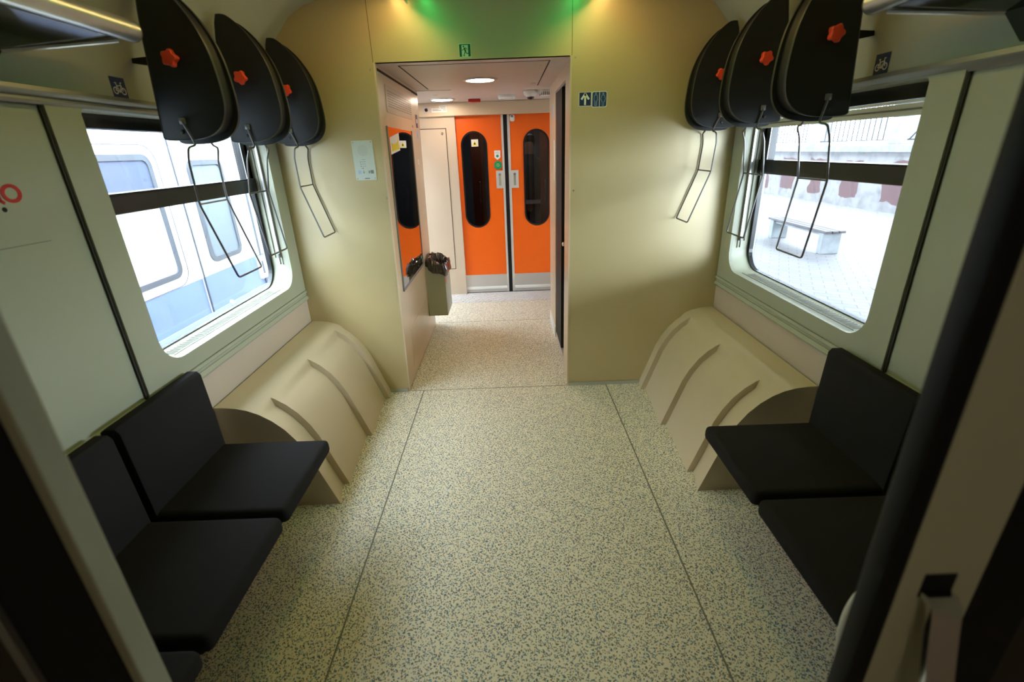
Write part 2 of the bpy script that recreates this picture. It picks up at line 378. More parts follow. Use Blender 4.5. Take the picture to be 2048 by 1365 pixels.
# ------------------------------------------------------------------ window panels
def window(s, idx):
    w_ = bpy.data.objects.new('window_%d' % idx, None); C.objects.link(w_); w_.location = (s*1.38, -0.75, 0.787); w_['kind'] = 'structure'
    f = sidew(s)
    seg = 8
    # inner opening, rounded below; open up to the rail
    inner = rrect(-1.362, -0.145, 0.858, 1.771, [0.02, 0.02, 0.11, 0.11], seg)
    outer = torect(inner, -1.488, -0.012, 0.787, 1.788)
    bm = B(); ringpanel(bm, outer, inner, f, 0.0, 0.016)
    link('panel', bm, M_side, w_)
    # soft outer edge of the panel and shadow gap
    bm = B(); box(bm, s*1.372, s*1.378, -1.496, -1.488, 0.78, 1.786); link('shadow_gap', bm, M_gap, w_)
    # reveal: from opening to glass
    out2 = rrect(-1.40, -0.105, 0.862, 1.775, [0.02, 0.02, 0.13, 0.13], seg)
    bm = B(); n = len(inner)
    A = [bm.verts.new(f(u, v, 0.016)) for u, v in inner]; Bv = [bm.verts.new(f(u, v, -0.022)) for u, v in [(a*0.93+b*0.07, c*0.93+d*0.07) for (a, c), (b, d) in zip(inner, out2)]]
    D = [bm.verts.new(f(u, v, -0.125)) for u, v in out2]
    for i in range(n):
        j = (i+1) % n
        bm.faces.new((A[i], A[j], Bv[j], Bv[i])); bm.faces.new((Bv[i], Bv[j], D[j], D[i]))
    link('reveal', bm, M_side, w_, True)
    # sill grille: slots in the flat sill
    bm = B()
    for k in range(46):
        y = -1.24 + k*0.0205
        box(bm, s*1.415, s*1.462, y, y+0.009, 0.8626, 0.8642)
    link('sill_grille', bm, M_seam, w_)
    bm = B(); box(bm, s*1.40, s*1.402, -1.26, -0.27, 0.8615, 0.8635); link('sill_joint', bm, M_gap, w_)
    # black outer frame, mullion and glazing
    inner2 = rrect(-1.365, -0.135, 0.868, 1.722, [0.02, 0.02, 0.11, 0.11], seg)
    out3 = rrect(-1.43, -0.07, 0.83, 1.80, [0.02, 0.02, 0.13, 0.13], seg)
    bm = B(); ringpanel(bm, out3, inner2, f, -0.135, -0.112); link('window_frame', bm, M_blackg, w_)
    bm = B(); box(bm, s*1.478, s*1.55, -1.38, -0.105, 1.423, 1.498, 0.004); link('transom', bm, M_blackg, w_)
    bm = B(); box(bm, s*1.470, s*1.478, -1.37, -0.15, 1.492, 1.499); link('transom_lip', bm, M_black, w_)
    # hopper frame in the upper part
    bm = B(); box(bm, s*1.492, s*1.535, -0.176, -0.11, 1.498, 1.722); box(bm, s*1.492, s*1.535, -1.38, -1.33, 1.498, 1.722)
    link('hopper_frame', bm, M_blackg, w_)
    bm = B(); box(bm, s*1.490, s*1.4925, -0.182, -0.179, 1.50, 1.70); link('hopper_bead', bm, M_alu, w_)
    bm = B(); box(bm, s*1.508, s*1.512, -1.40, -0.10, 0.86, 1.43); box(bm, s*1.508, s*1.512, -1.34, -0.17, 1.49, 1.72); link('glass', bm, M_glass, w_)
    # black valance above
    bm = B(); box(bm, s*1.455, s*1.50, -1.395, -0.115, 1.722 if s < 0 else 1.72, 1.776); link('valance', bm, M_blackg, w_)
    if s < 0:
        bm = B(); box(bm, s*1.465, s*1.50, -1.395, -0.115, 1.722, 1.74); link('valance_lip', bm, M_black, w_)
    else:
        # roller blind pulled down a little, with its white bar
        bm = B()
        box(bm, s*1.435, s*1.47, -1.385, -0.125, 1.665, 1.706, 0.004); link('blind', bm, M_blind, w_)
        bm = B(); box(bm, s*1.432, s*1.436, -1.385, -0.125, 1.683, 1.689); link('blind_seam', bm, M_seam, w_)
        bm = B(); box(bm, s*1.43, s*1.462, -1.385, -0.125, 1.708, 1.717, 0.002); link('blind_bar', bm, M_white, w_)
    # blind guides on the far reveal
    bm = B()
    for a in (1.408, 1.428, 1.455):
        box(bm, s*a, s*(a+0.003), -0.155+(a-1.38)*0.33, -0.140+(a-1.38)*0.33, 0.99 if a < 1.45 else 1.03, 1.74)
    link('blind_guide', bm, M_seam, w_)
    bm = B(); box(bm, s*1.412, s*1.425, -0.158, -0.135, 1.06, 1.74, 0.002); link('guide_channel', bm, M_alu, w_)
    bm = B(); box(bm, s*1.414, s*1.424, -0.166, -0.14, 1.035, 1.06, 0.001); link('guide_stop', bm, M_alud, w_)
    # rail under the window panel
    bm = B()
    pr = [(0.0, 0.718), (0.018, 0.720), (0.024, 0.730), (0.018, 0.742), (0.012, 0.748), (0.012, 0.760), (0.020, 0.768), (0.016, 0.781), (0.0, 0.785)]
    prism(bm, [(d, z) for d, z in pr], lambda u, v, d: (s*(1.38-u), d, v), -2.58, -0.004)
    link('lower_rail', bm, M_side, w_, True)
    bm = B(); box(bm, s*1.3665, s*1.3685, -2.58, -0.004, 0.7465, 0.7485); link('rail_groove', bm, M_seam, w_)
    # rail above the window
    bm = B()
    if s < 0: pr = [(0.0, 1.772), (0.018, 1.772), (0.026, 1.782), (0.022, 1.792), (0.034, 1.797), (0.040, 1.806), (0.036, 1.818), (0.0, 1.822)]
    else: pr = [(0.0, 1.768), (0.012, 1.768), (0.018, 1.778), (0.036, 1.785), (0.042, 1.792), (0.040, 1.806), (0.0, 1.812)]
    prism(bm, [(d, z) for d, z in pr], lambda u, v, d: (s*(1.38-u), d, v), -2.58, -0.004)
    link('upper_rail', bm, M_alud, w_, True)
    return w_
window(-1, 1); window(1, 2)

# ------------------------------------------------------------------ compartment lamps (in the ceiling)
def strip(name, x, y0, y1, z, wd, col, power, label):
    t = thing(name, label, 'ceiling light', (x, (y0+y1)/2, z))
    bm = B(); box(bm, x-wd/2-0.012, x+wd/2+0.012, y0, y1, z-0.004, z+0.03); link('housing', bm, M_alu, t)
    m = mat(name+'_diffuser', col, 0.5, emis=col, es=power)
    bm = B(); box(bm, x-wd/2, x+wd/2, y0+0.01, y1-0.01, z-0.012, z-0.0041); link('diffuser', bm, m, t)
for s, nm in ((-1, 'left'), (1, 'right')):
    bm = B(); box(bm, s*0.495, s*0.503, -2.0, -0.05, 2.342, 2.42); tag(link('added_light_baffle', bm, M_alu), 'thin metal baffle added to separate the warm and green ceiling lights, %s side' % nm, 'added light blocker')  # added fin, shaped to keep the warm light off the middle
    strip('warm_light_strip', s*0.58, -1.65, -0.07, 2.40, 0.06, WARM, P_WARM, 'warm white linear ceiling light over the %s seats' % nm)
    strip('green_light_strip', s*0.42, -1.65, -0.05, 2.40, 0.05, GREEN, P_GREEN, 'green linear ceiling light beside the %s warm one' % nm)

strip('saloon_light_strip', 0.0, -4.8, -3.4, 2.40, 0.10, HALL, 9.0, 'ceiling light of the saloon behind the doorway')

# ------------------------------------------------------------------ wheel-arch benches
def bench(s):
    t = thing('wheel_rest', 'beige moulded wheel rest with curved steps, under the %s window' % ('left' if s < 0 else 'right'), 'bike rest', (s*1.13, -0.6, 0), 'wheel rests under the windows')
    prof = [(0.0, 0.0), (0.035, 0.10), (0.07, 0.20), (0.105, 0.30), (0.14, 0.37), (0.185, 0.435), (0.235, 0.485), (0.285, 0.52), (0.335, 0.543), (0.385, 0.556), (0.435, 0.562), (0.48, 0.564)]
    steps = [0.0, -0.102, -0.570, -1.027, -1.178]
    ys = []
    for k in range(4):
        a, b = steps[k], steps[k+1]; n = 4 if k in (0, 3) else 10
        for i in range(n+1): ys.append((a + (b-a)*i/n, i/n, k))
    bm = B(); rows = []
    # outline points (densified)
    P = []
    for i in range(len(prof)-1):
        for q in range(3):
            tt = q/3; P.append((prof[i][0]*(1-tt)+prof[i+1][0]*tt, prof[i][1]*(1-tt)+prof[i+1][1]*tt))
    P.append(prof[-1])
    nP = len(P)
    for (y, tt, k) in ys:
        off = (0.034 if k else 0.012)*(1-tt)**0.9      # inset just after each step
        row = []
        for i, (d, z) in enumerate(P):
            u = i/(nP-1)
            a0 = P[max(i-1, 0)]; a1 = P[min(i+1, nP-1)]
            tx, tz = a1[0]-a0[0], a1[1]-a0[1]; l = math.hypot(tx, tz); nx, nz = tz/l, -tx/l   # inward normal: +x, -z
            fade = 1.0 if u < 0.60 else max(0.0, 1-(u-0.60)/0.065)
            if z == 0: nx, nz = 1.0, 0.0
            row.append(bm.verts.new((s*(0.886 + d + nx*off*fade), y, max(0.0, z + nz*off*fade))))
        rows.append(row)
    for a, b in zip(rows, rows[1:]):
        for i in range(nP-1):
            try:
                bm.faces.new((a[i], a[i+1], b[i+1], b[i]))
            except ValueError: pass
    # near end face
    e = rows[-1]; bb = bm.verts.new((s*1.366, -1.178, 0.0)); 
    bm.faces.new(list(e) + [bb])
    bmesh.ops.remove_doubles(bm, verts=bm.verts, dist=1e-5)
    link('moulded_shell', bm, M_beige, t, True)
    bm = B(); box(bm, s*0.935, s*1.36, -1.17, -0.004, 0.0, 0.012); link('base', bm, M_black, t)
bench(-1); bench(1)

# ------------------------------------------------------------------ seats
def seat():
    t = thing('fixed_seat', 'x', 'seat', (0, 0, 0), 'dark fabric seats along the side walls')
    # local: wall at x = 0, aisle towards +x, seat spans y 0..0.45 (0 = far side)
    bm = B(); box(bm, 0.075, 0.548, -0.448, 0.0, 0.385, 0.452, 0.022, 4); link('seat_cushion', bm, M_seat, t, True)
    bm = B(); prism(bm, [(0.012, 0.40), (0.095, 0.40), (0.080, 0.785), (0.066, 0.802), (0.030, 0.802), (0.012, 0.79)], lambda u, v, d: (u, d, v), -0.448, 0.0, bev=0.01)
    link('backrest', bm, M_seat, t, True)
    bm = B(); box(bm, 0.05, 0.50, -0.425, -0.025, 0.355, 0.386, 0.004); link('seat_pan', bm, M_black, t)
    bm = B(); prism(bm, [(0.0, 0.37), (0.0, 0.16), (0.05, 0.16), (0.38, 0.355), (0.38, 0.37)], lambda u, v, d: (u, d, v), -0.25, -0.20); link('bracket', bm, M_rack, t)
    return t
s0 = seat()
def dup(root):
    r = root.copy(); C.objects.link(r)
    for ch in root.children:
        c = ch.copy(); C.objects.link(c); c.parent = r
        for g in ch.children:
            q = g.copy(); C.objects.link(q); q.parent = c
    return r
names = {(-1, 0): 'dark fabric seat against the left wall, next to the wheel rest', (-1, 1): 'dark fabric seat on the left, middle of its row of three', (-1, 2): 'dark fabric seat on the left, nearest the doorway, mostly cut off',
         (1, 0): 'dark fabric seat against the right wall, next to the wheel rest', (1, 1): 'dark fabric seat on the right, middle of its row of three', (1, 2): 'dark fabric seat on the right, nearest the door leaf, hidden'}
first = True
for s in (-1, 1):
    for k in range(3):
        t = s0 if first else dup(s0); first = False
        y = (-1.285, -1.757, -2.229)[k]
        if s < 0: t.location = (-1.374, y, 0); t.rotation_euler = (0, 0, 0)
        else: t.location = (1.374, y-0.448, 0); t.rotation_euler = (0, 0, PI)
        if k == 2: t.scale = (1, 0.74, 1)
        if k == 2 and s > 0: t.location = (1.374, y-0.448*0.74, 0)
        t['label'] = names[(s, k)]

# ------------------------------------------------------------------ bike racks
PR = [(1.289, 1.677), (1.289, 1.70), (1.252, 2.187), (1.203, 2.189), (1.175, 2.172), (1.135, 2.135), (1.098, 2.085), (1.066, 2.025), (1.046, 1.96), (1.036, 1.885), (1.032, 1.815), (1.038, 1.765), (1.058, 1.725), (1.09, 1.698), (1.13, 1.683), (1.19, 1.675)]
def smooth_loop(pts, it=2, keep=3):
    out = pts
    for _ in range(it):
        n = []
        for i in range(len(out)):
            a, b = out[i], out[(i+1) % len(out)]
            n.append((a[0]*0.75+b[0]*0.25, a[1]*0.75+b[1]*0.25)); n.append((a[0]*0.25+b[0]*0.75, a[1]*0.25+b[1]*0.75))
        out = n
    return out
PS = smooth_loop(PR, 2)
def inset(pts, k):
    cx = sum(p[0] for p in pts)/len(pts); cz = sum(p[1] for p in pts)/len(pts)
    return [(cx+(x-cx)*(1-k), cz+(z-cz)*(1-k*0.6)) for x, z in pts]
def rack(s, i, y, swing):
    side = 'left' if s < 0 else 'right'
    which = ('nearest of three', 'middle of three', 'farthest of three')[i]
    t = thing('bike_rack', 'black bike rack with red knob and wire loop, %s wall, %s' % (side, which), 'bike rack', (s*1.29, y, 1.68), 'hanging bike racks above the windows')
    f = lambda u, v, d: (s*u, y + d, v)
    bm = B(); prism(bm, PS, f, 0.0, 0.014, bev=0.0015); fp = link('front_plate', bm, [M_rack], t, True)
    bm = B(); prism(bm, [(x-0.004, z-0.004) for x, z in inset(PS, 0.10)], f, 0.015, 0.078); link('core', bm, M_black, t, True)
    bm = B(); prism(bm, [(x - 0.006, z-0.012) for x, z in PS], f, 0.078, 0.092, bev=0.0015); link('rear_plate', bm, M_rack, t, True)
    # edge band
    bm = B(); tube(bm, [(s*x, y-0.0005, z) for x, z in inset(PS, 0.004)], 0.0016, 6, True); link('edge_trim', bm, M_rim, fp)
    # knob with lobes
    bm = B(); cx, cz = s*1.171, 1.941; n = 40; rings = []
    for r, d in ((0.007, 0.0), (0.009, -0.012), (0.020, -0.016), (0.028, -0.020), (0.029, -0.032), (0.024, -0.040), (0.008, -0.042)):
        rings.append([bm.verts.new((cx + r*0.92*(1+0.14*math.cos(5*a+i))*math.cos(a), y + d, cz + r*0.92*(1+0.14*math.cos(5*a+i))*math.sin(a))) for a in [2*PI*q/n for q in range(n)]])
    for a, b in zip(rings, rings[1:]):
        for q in range(n): bm.faces.new((a[q], a[(q+1) % n], b[(q+1) % n], b[q]))
    bm.faces.new(rings[-1])
    link('knob', bm, M_knob, t, True)
    # pivots and screws
    px, pz = 1.200, 1.742
    bm = B(); box(bm, s*px-0.011, s*px+0.011, y-0.010, y, pz-0.011, pz+0.011, 0.003)
    lathe(bm, [(0.006, 0.0), (0.006, 0.014), (0.003, 0.016)], lambda a, b, d: (s*px+a, y-d, pz+b), 12); link('pivot', bm, M_alud, t, True)
    bm = B(); lathe(bm, [(0.007, 0.0), (0.006, 0.006), (0.001, 0.007)], lambda a, b, d: (s*1.212+a, y-d, 1.705+b), 12); link('screw', bm, M_rim, t, True)
    # mount to the wall
    bm = B(); prism(bm, [(1.27, 1.93), (1.27, 1.97), (1.381, 1.962), (1.381, 1.948)], f, 0.074, 0.09); link('wall_bracket', bm, M_rack, t)
    # wire loop: hangs from both plates, widens, crossbar, then bends towards the aisle
    ca, sa = math.cos(swing), math.sin(swing)
    def rot(x, z):
        dx, dz = x-px, z-pz; return (px + dx*ca - dz*sa, pz + dx*sa + dz*ca)
    def w(pt, yy): a, b = rot(*pt); return (s*a, yy, b)
    yf, yb = y-0.008, y+0.100
    wf, wb = y-0.046, y+0.150
    path = [w((1.200, 1.742), yf), w((1.172, 1.657), yf), w((1.182, 1.650), wf), w((1.196, 1.60), wf), w((1.203, 1.445), wf), w((1.133, 1.152), wf),
            w((1.133, 1.152), wb), w((1.203, 1.445), wb), w((1.196, 1.60), wb), w((1.182, 1.650), wb), w((1.172, 1.657), yb), w((1.200, 1.742), yb)]
    bm = B(); tube(bm, rounded(path, 0.014, 4), 0.0042, 8); wl = link('wire_loop', bm, M_wire, t, True)
    bm = B(); tube(bm, [w((1.2025, 1.447), wf), w((1.2025, 1.447), wb)], 0.0038, 8); link('crossbar', bm, M_wire, wl, True)
    return t
SW = {-1: (-0.03, 0.125, -0.053), 1: (0.10, 0.075, -0.125)}
for s in (-1, 1):
    for i, y in enumerate((-1.109, -0.632, -0.162)):
        rack(s, i, y, SW[s][i])

# ------------------------------------------------------------------ overhead luggage shelves
for s in (-1, 1):
    side = 'left' if s < 0 else 'right'
    t = thing('luggage_rack', 'overhead luggage shelf with round aluminium front tube, top %s corner' % side, 'luggage rack', (s*1.2, -1.9, 1.99), 'overhead luggage shelves')
    bm = B(); tube(bm, [(s*1.178, -2.59, 1.992), (s*1.178, -1.285, 1.992)], 0.031, 28); link('front_tube', bm, M_alu, t, True)
    bm = B(); tube(bm, [(s*1.178, -1.286, 1.992), (s*1.178, -1.280, 1.992)], [0.032, 0.030], 28); link('end_cap', bm, M_alud, t, True)
    bm = B(); prism(bm, [(1.19, -1.36), (1.375, -1.555), (1.375, -2.58), (1.19, -2.58)], lambda u, v, d: (s*u, v, 1.968 - (u-1.19)*0.33 + d), -0.006, 0.004); link('shelf', bm, M_glassf, t)
    bm = B(); tube(bm, [(s*1.19, -1.345, 1.958), (s*1.376, -1.548, 1.902)], 0.008, 8); link('end_bar', bm, M_alu, t, True)
    bm = B(); prism(bm, [(-1.545, 1.905), (-1.62, 1.82), (-1.75, 1.80), (-1.75, 1.93)], sidew(s, 1.38), 0.0, 0.010, bev=0.001); link('bracket', bm, M_rack, t)

# ------------------------------------------------------------------ doorway in front of the camera
YD = -2.60
bm = B(); box(bm, -1.38, -0.651, YD-0.032, YD-0.004, 0.0, 2.41); struct('wall_front_left', bm, M_glassf)
bm = B(); box(bm, -0.536, -0.522, YD-0.036, YD, 0.0, 2.3, 0.003); struct('trim_doorpost_left', bm, mat('doorpost_beige_shaded', (0.30, 0.29, 0.20), 0.5))  # doorpost beige darkened, with the shade put into the colour
bm = B(); box(bm, -0.651, -0.536, YD-0.036, YD-0.002, 0.0, 2.3, 0.003); struct('trim_seal_left', bm, M_black)
bm = B(); box(bm, -0.664, -0.651, YD-0.044, YD-0.032, 0.0, 2.3, 0.002); struct('trim_edge_left', bm, M_alud)
bm = B(); box(bm, -1.38, 1.38, YD-0.03, YD, 2.25, 2.42); struct('trim_door_head', bm, M_dark)
d = thing('sliding_door', 'beige sliding door leaf with black rubber edge and chrome bow handle at right', 'door', (0.6, YD-0.03, 0))
bm = B(); box(bm, 0.447, 0.476, YD-0.032, YD, 0.005, 2.24, 0.006); link('rubber_edge', bm, M_black, d, True)
bm = B(); box(bm, 0.476, 0.577, YD-0.03, YD, 0.005, 2.24, 0.002); link('door_frame', bm, M_post, d)
bm = B(); box(bm, 0.577, 0.66, YD-0.028, YD-0.004, 0.005, 2.24); link('glazing_rubber', bm, M_black, d)
bm = B(); box(bm, 0.66, 1.379, YD-0.020, YD-0.012, 0.005, 2.24); link('dark_panel', bm, M_glassf, d)
# bow handle standing off towards the camera
hp = [(0.0, 1.020), (0.008, 1.022), (0.014, 1.016), (0.018, 1.004), (0.023, 0.98), (0.030, 0.95), (0.040, 0.91), (0.047, 0.87), (0.051, 0.82), (0.050, 0.77), (0.045, 0.72), (0.035, 0.67), (0.022, 0.62), (0.012, 0.60), (0.0, 0.595)]
bm = B(); box(bm, 0.503, 0.543, YD-0.0315, YD-0.029, 1.05, 1.088); link('handle_shade_plate', bm, M_black, d)  # dark plate standing in for the shadowed recess above the handle
bm = B()
prev = None; nh = len(hp)
for i, (o_, z) in enumerate(hp):
    a0 = hp[max(0, i-1)]; a1 = hp[min(nh-1, i+1)]; ty, tz = -(a1[0]-a0[0]), a1[1]-a0[1]; l = math.hypot(ty, tz); ny, nz = tz/l, -ty/l
    ring = [bm.verts.new((x, YD-0.034-o_ + ny*q*0.004, z+0.036 + nz*q*0.005)) for x, q in ((0.503, -1), (0.541, -1), (0.541, 1), (0.503, 1))]
    if prev:
        for k in range(4): bm.faces.new((prev[k], prev[(k+1) % 4], ring[(k+1) % 4], ring[k]))
    prev = ring
link('bow_handle', bm, M_chrome, d)
# pale curved grab hoop beside the near right seat
hp = [(0.70, -2.50, 0.93), (0.665, -2.47, 0.905), (0.645, -2.45, 0.87), (0.632, -2.43, 0.81), (0.628, -2.42, 0.74), (0.632, -2.42, 0.66), (0.64, -2.43, 0.58), (0.66, -2.45, 0.48), (0.70, -2.58, 0.42)]
bm = B(); tube(bm, rounded([(0.76, -2.585, 0.94)] + hp, 0.03), 0.011, 12)
tag(link('grab_hoop', bm, M_stile, None, True), 'pale curved grab hoop half hidden behind the black door edge at right', 'grab handle')

# ------------------------------------------------------------------ vestibule: left partition, right partition, ceiling, far wall
def xl(z): return -0.769 + 0.0178*z
CF = 2.083
def skew(u, v, d): return (xl(v) + d, u, v)      # on the left partition: u = y, v = z
bm = B(); prism(bm, [(0.0305, 0.0), (1.42, 0.0), (1.42, CF), (0.0305, CF)], skew, -0.55, 0.0); LW = struct('wall_partition_left', bm, M_hall)
# raised service panel with joint lines
bm = B(); prism(bm, [(0.035, 0.012), (1.10, 0.012), (1.10, 2.05), (0.035, 2.05)], skew, 0.0, 0.008, bev=0.002); link('service_panel', bm, M_hall, LW)
bm = B(); prism(bm, [(1.10, 0.012), (1.106, 0.012), (1.106, 2.05), (1.10, 2.05)], skew, 0.0, 0.002); prism(bm, [(0.02, 2.052), (1.42, 2.052), (1.42, 2.068), (0.02, 2.068)], skew, 0.0, 0.002); link('joint', bm, M_gap, LW)
# rounded end post
bm = B(); tube(bm, [(xl(0)-0.03, 1.42, 0.0), (xl(2.08)-0.03, 1.42, CF)], 0.03, 24); link('corner_post', bm, M_hall, LW, True)
# top air grille
bm = B(); prism(bm, rrect(0.19, 1.04, 1.845, 2.0, 0.01), skew, 0.008, 0.0105); g = link('air_grille', bm, M_hallw, LW)
bm = B()
for r in range(7):
    for c in range(34):
        y = 0.235 + c*0.0232 + (0.0116 if r % 2 else 0); z = 1.882 + r*0.0145
        lathe(bm, [(0.0046, 0.0)], lambda a, b, dd: skew(y+a, z+b, 0.0108), 6)
link('grille_holes', bm, M_dark, g)
# low perforated grille
bm = B(); prism(bm, rrect(0.22, 0.98, 0.10, 0.40, 0.01), skew, 0.008, 0.0095); g = link('low_grille', bm, M_hall, LW)
bm = B()
for r in range(13):
    for c in range(34):
        y = 0.245 + c*0.0212; z = 0.125 + r*0.0207
        lathe(bm, [(0.0028, 0.0)], lambda a, b, dd: skew(y+a, z+b, 0.0098), 5)
link('grille_holes', bm, M_seam, g)
# small lock on the panel
bm = B(); lathe(bm, [(0.010, 0.008), (0.009, 0.012)], lambda a, b, dd: skew(1.03+a, 1.80+b, dd), 14); link('lock', bm, M_screw, LW, True)
# mirror
mt = thing('wall_mirror', 'tall mirror on the left vestibule partition reflecting the orange doors', 'mirror', (xl(1.2), 0.52, 0.73))
bm = B(); prism(bm, [(0.122, 0.728), (0.928, 0.728), (0.928, 1.76), (0.122, 1.76)], skew, 0.009, 0.014); link('glass', bm, M_mirror, mt)
bm = B()
for a0, a1, b0, b1 in ((0.928, 0.940, 0.722, 1.764), (0.112, 0.122, 0.722, 1.764), (0.112, 0.94, 0.716, 0.728)):
    prism(bm, [(a0, b0), (a1, b0), (a1, b1), (a0, b1)], skew, 0.008, 0.018)
link('frame', bm, M_alud, mt)
# stickers on the end post
bm = B(); prism(bm, rrect(1.24, 1.33, 1.80, 1.90, 0.01), skew, 0.0, 0.001); o = tag(link('blue_sign', bm, M_blue), 'small blue sign high on the left vestibule post', 'sign')
bm = B(); prism(bm, rrect(1.26, 1.31, 1.835, 1.865, 0.005), skew, 0.001, 0.0016); link('sign_print', bm, M_white, o)
bm = B(); prism(bm, rrect(1.25, 1.32, 1.72, 1.78, 0.006), skew, 0.0, 0.001); tag(link('grey_sticker', bm, M_lblue), 'small pale sticker under the blue sign on the left post', 'sticker')
bm = B(); prism(bm, rrect(1.18, 1.23, 1.515, 1.533, 0.002), skew, 0.0, 0.001); prism(bm, rrect(1.18, 1.23, 1.537, 1.555, 0.002), skew, 0.0, 0.001)
tag(link('white_sticker', bm, M_white), 'tiny white double sticker at mid height on the left post', 'sticker')
# yellow and white sticker on the mirror
bm = B(); prism(bm, [(0.16, 1.60), (0.44, 1.625), (0.44, 1.735), (0.16, 1.70)], skew, 0.0142, 0.0148); o = tag(link('warning_sticker', bm, M_white), 'white sticker with a yellow mark on the mirror', 'sticker')
bm = B(); prism(bm, [(0.19, 1.617), (0.41, 1.635), (0.41, 1.70), (0.36, 1.672), (0.24, 1.66), (0.19, 1.67)], skew, 0.0148, 0.0152); link('yellow_mark', bm, M_yell, o)

# right partition with toilet door recess
bm = B()
box(bm, 0.39, 0.55, 0.0305, 0.31, 0.0, CF); box(bm, 0.39, 0.55, 0.95, 1.46, 0.0, CF); box(bm, 0.39, 0.55, 0.31, 0.95, 2.0, CF); box(bm, 0.47, 0.55, 0.31, 0.95, 0.0, 2.0)
RW = struct('wall_partition_right', bm, M_hall)
dd_ = bpy.data.objects.new('door_3', None); C.objects.link(dd_); dd_.location = (0.43, 0.63, 0); dd_['kind'] = 'structure'
bm = B(); box(bm, 0.425, 0.468, 0.325, 0.56, 0.06, 1.985); link('door_leaf', bm, M_hall, dd_)
bm = B(); box(bm, 0.396, 0.468, 0.56, 0.945, 0.06, 1.99); link('rubber_seal', bm, M_black, dd_)
bm = B(); box(bm, 0.392, 0.40, 0.31, 0.945, 1.985, 2.0); box(bm, 0.392, 0.40, 0.31, 0.318, 0.04, 2.0); link('door_frame', bm, M_alud, dd_)
bm = B(); box(bm, 0.395, 0.468, 0.315, 0.945, 0.0, 0.055, 0.004); link('sill', bm, M_steel, dd_)
bm = B(); lathe(bm, [(0.008, 0.0), (0.008, 0.02), (0.016, 0.024), (0.016, 0.034), (0.008, 0.038)], lambda a, b, q: (0.425-q, 0.43+a, 0.945+b), 16); link('lock_knob', bm, M_chrome, dd_, True)
bm = B(); box(bm, 0.384, 0.391, 0.955, 1.46, 0.0, 0.10, 0.001); struct('baseboard_vestibule', bm, M_white)
bm = B(); prism(bm, rrect(1.06, 1.16, 1.83, 1.93, 0.01), lambda u, v, q: (0.39-q, u, v), 0.0, 0.001); o = tag(link('pictogram_plate', bm, M_lblue), 'small pale blue plate high on the right vestibule partition', 'sign')
bm = B(); prism(bm, rrect(1.0, 1.09, 1.36, 1.66, 0.004), lambda u, v, q: (0.39-q, u, v), 0.0, 0.001); tag(link('notice_sticker', bm, M_white), 'tall pale notice on the right vestibule partition', 'notice')

# dropped ceiling with hatch, lamps
bm = B(); box(bm, -0.86, 0.60, 0.002, 1.42, CF, CF+0.035); box(bm, -1.38, 1.38, 1.42, 2.42, CF, CF+0.035)
VC = struct('ceiling_vestibule', bm, M_ceil)
bm = B()
for x0, x1, y0, y1 in ((-0.62, 0.28, 0.128, 0.136), (-0.62, -0.611, 0.128, 1.28), (0.272, 0.28, 0.128, 1.28), (-0.80, -0.44, 1.37, 1.375)): box(bm, x0, x1, y0, y1, CF-0.0015, CF)
link('hatch_joint', bm, M_gap, VC)
for x, y in ((0.22, 0.30), (0.23, 1.12), (-0.62, 1.72)):
    bm = B(); lathe(bm, [(0.022, 0.0), (0.019, 0.004)], lambda a, b, q: (x+a, y+b, CF-q), 16); link('hatch_lock', bm, M_screw, VC, True)
def downlight(x, y, lab):
    t = thing('round_ceiling_light', lab, 'ceiling light', (x, y, CF), 'round vestibule ceiling lights')
    f = lambda a, b, q: (x+a, y+b, CF-q)
    bm = B(); lathe(bm, [(0.128, 0.0), (0.126, 0.006), (0.104, 0.010), (0.100, 0.004)], f, 40); link('rim', bm, M_alu, t, True)
    m = mat('downlight_diffuser', (1, 0.9, 0.8), 0.5, emis=HALL, es=P_HALL*4)
    bm = B(); lathe(bm, [(0.101, 0.001), (0.101, 0.0075), (0.001, 0.0085)], f, 40); link('diffuser', bm, m, t)
downlight(-0.17, 0.82, 'lit round ceiling light in the middle of the lowered vestibule ceiling')
downlight(-0.605, 2.10, 'lit round ceiling light farther back, left, above the beige locker')
# ceiling fittings
t = thing('dome_camera', 'white dome camera with dark lens under the vestibule ceiling', 'camera', (0.24, 1.62, CF))
f = lambda a, b, q: (0.235+a, 1.62+b, CF-q)
bm = B(); lathe(bm, [(0.062, 0.0), (0.066, 0.012), (0.058, 0.035), (0.034, 0.052)], f, 28); link('housing', bm, M_white, t, True)
bm = B(); lathe(bm, [(0.034, 0.050), (0.028, 0.066), (0.001, 0.072)], f, 24); link('lens_dome', bm, M_blackg, t, True)
t = thing('smoke_detector', 'white slotted smoke detector beside the dome camera', 'smoke detector', (0.345, 1.60, CF))
f = lambda a, b, q: (0.362+a*0.9, 1.60+b, CF-q)
bm = B(); lathe(bm, [(0.058, 0.0), (0.060, 0.012), (0.055, 0.035), (0.048, 0.048), (0.001, 0.052)], f, 28); link('housing', bm, M_white, t, True)
bm = B()
for k in range(16):
    a = 2*PI*k/16; cx, cy = 0.362+0.0505*math.cos(a)*0.92, 1.60+0.0545*math.sin(a); box(bm, cx-0.002, cx+0.002, cy-0.006, cy+0.006, CF-0.045, CF-0.022)
link('slots', bm, M_black, t)
t = thing('oval_speaker', 'white ring fitting with grey centre on the vestibule ceiling', 'ceiling fitting', (0.03, 1.96, CF))
f = lambda a, b, q: (0.025+a, 1.95+b, CF-q)
bm = B(); lathe(bm, [(0.082, 0.0), (0.084, 0.02), (0.070, 0.034), (0.062, 0.030)], f, 32); link('ring', bm, M_white, t, True)
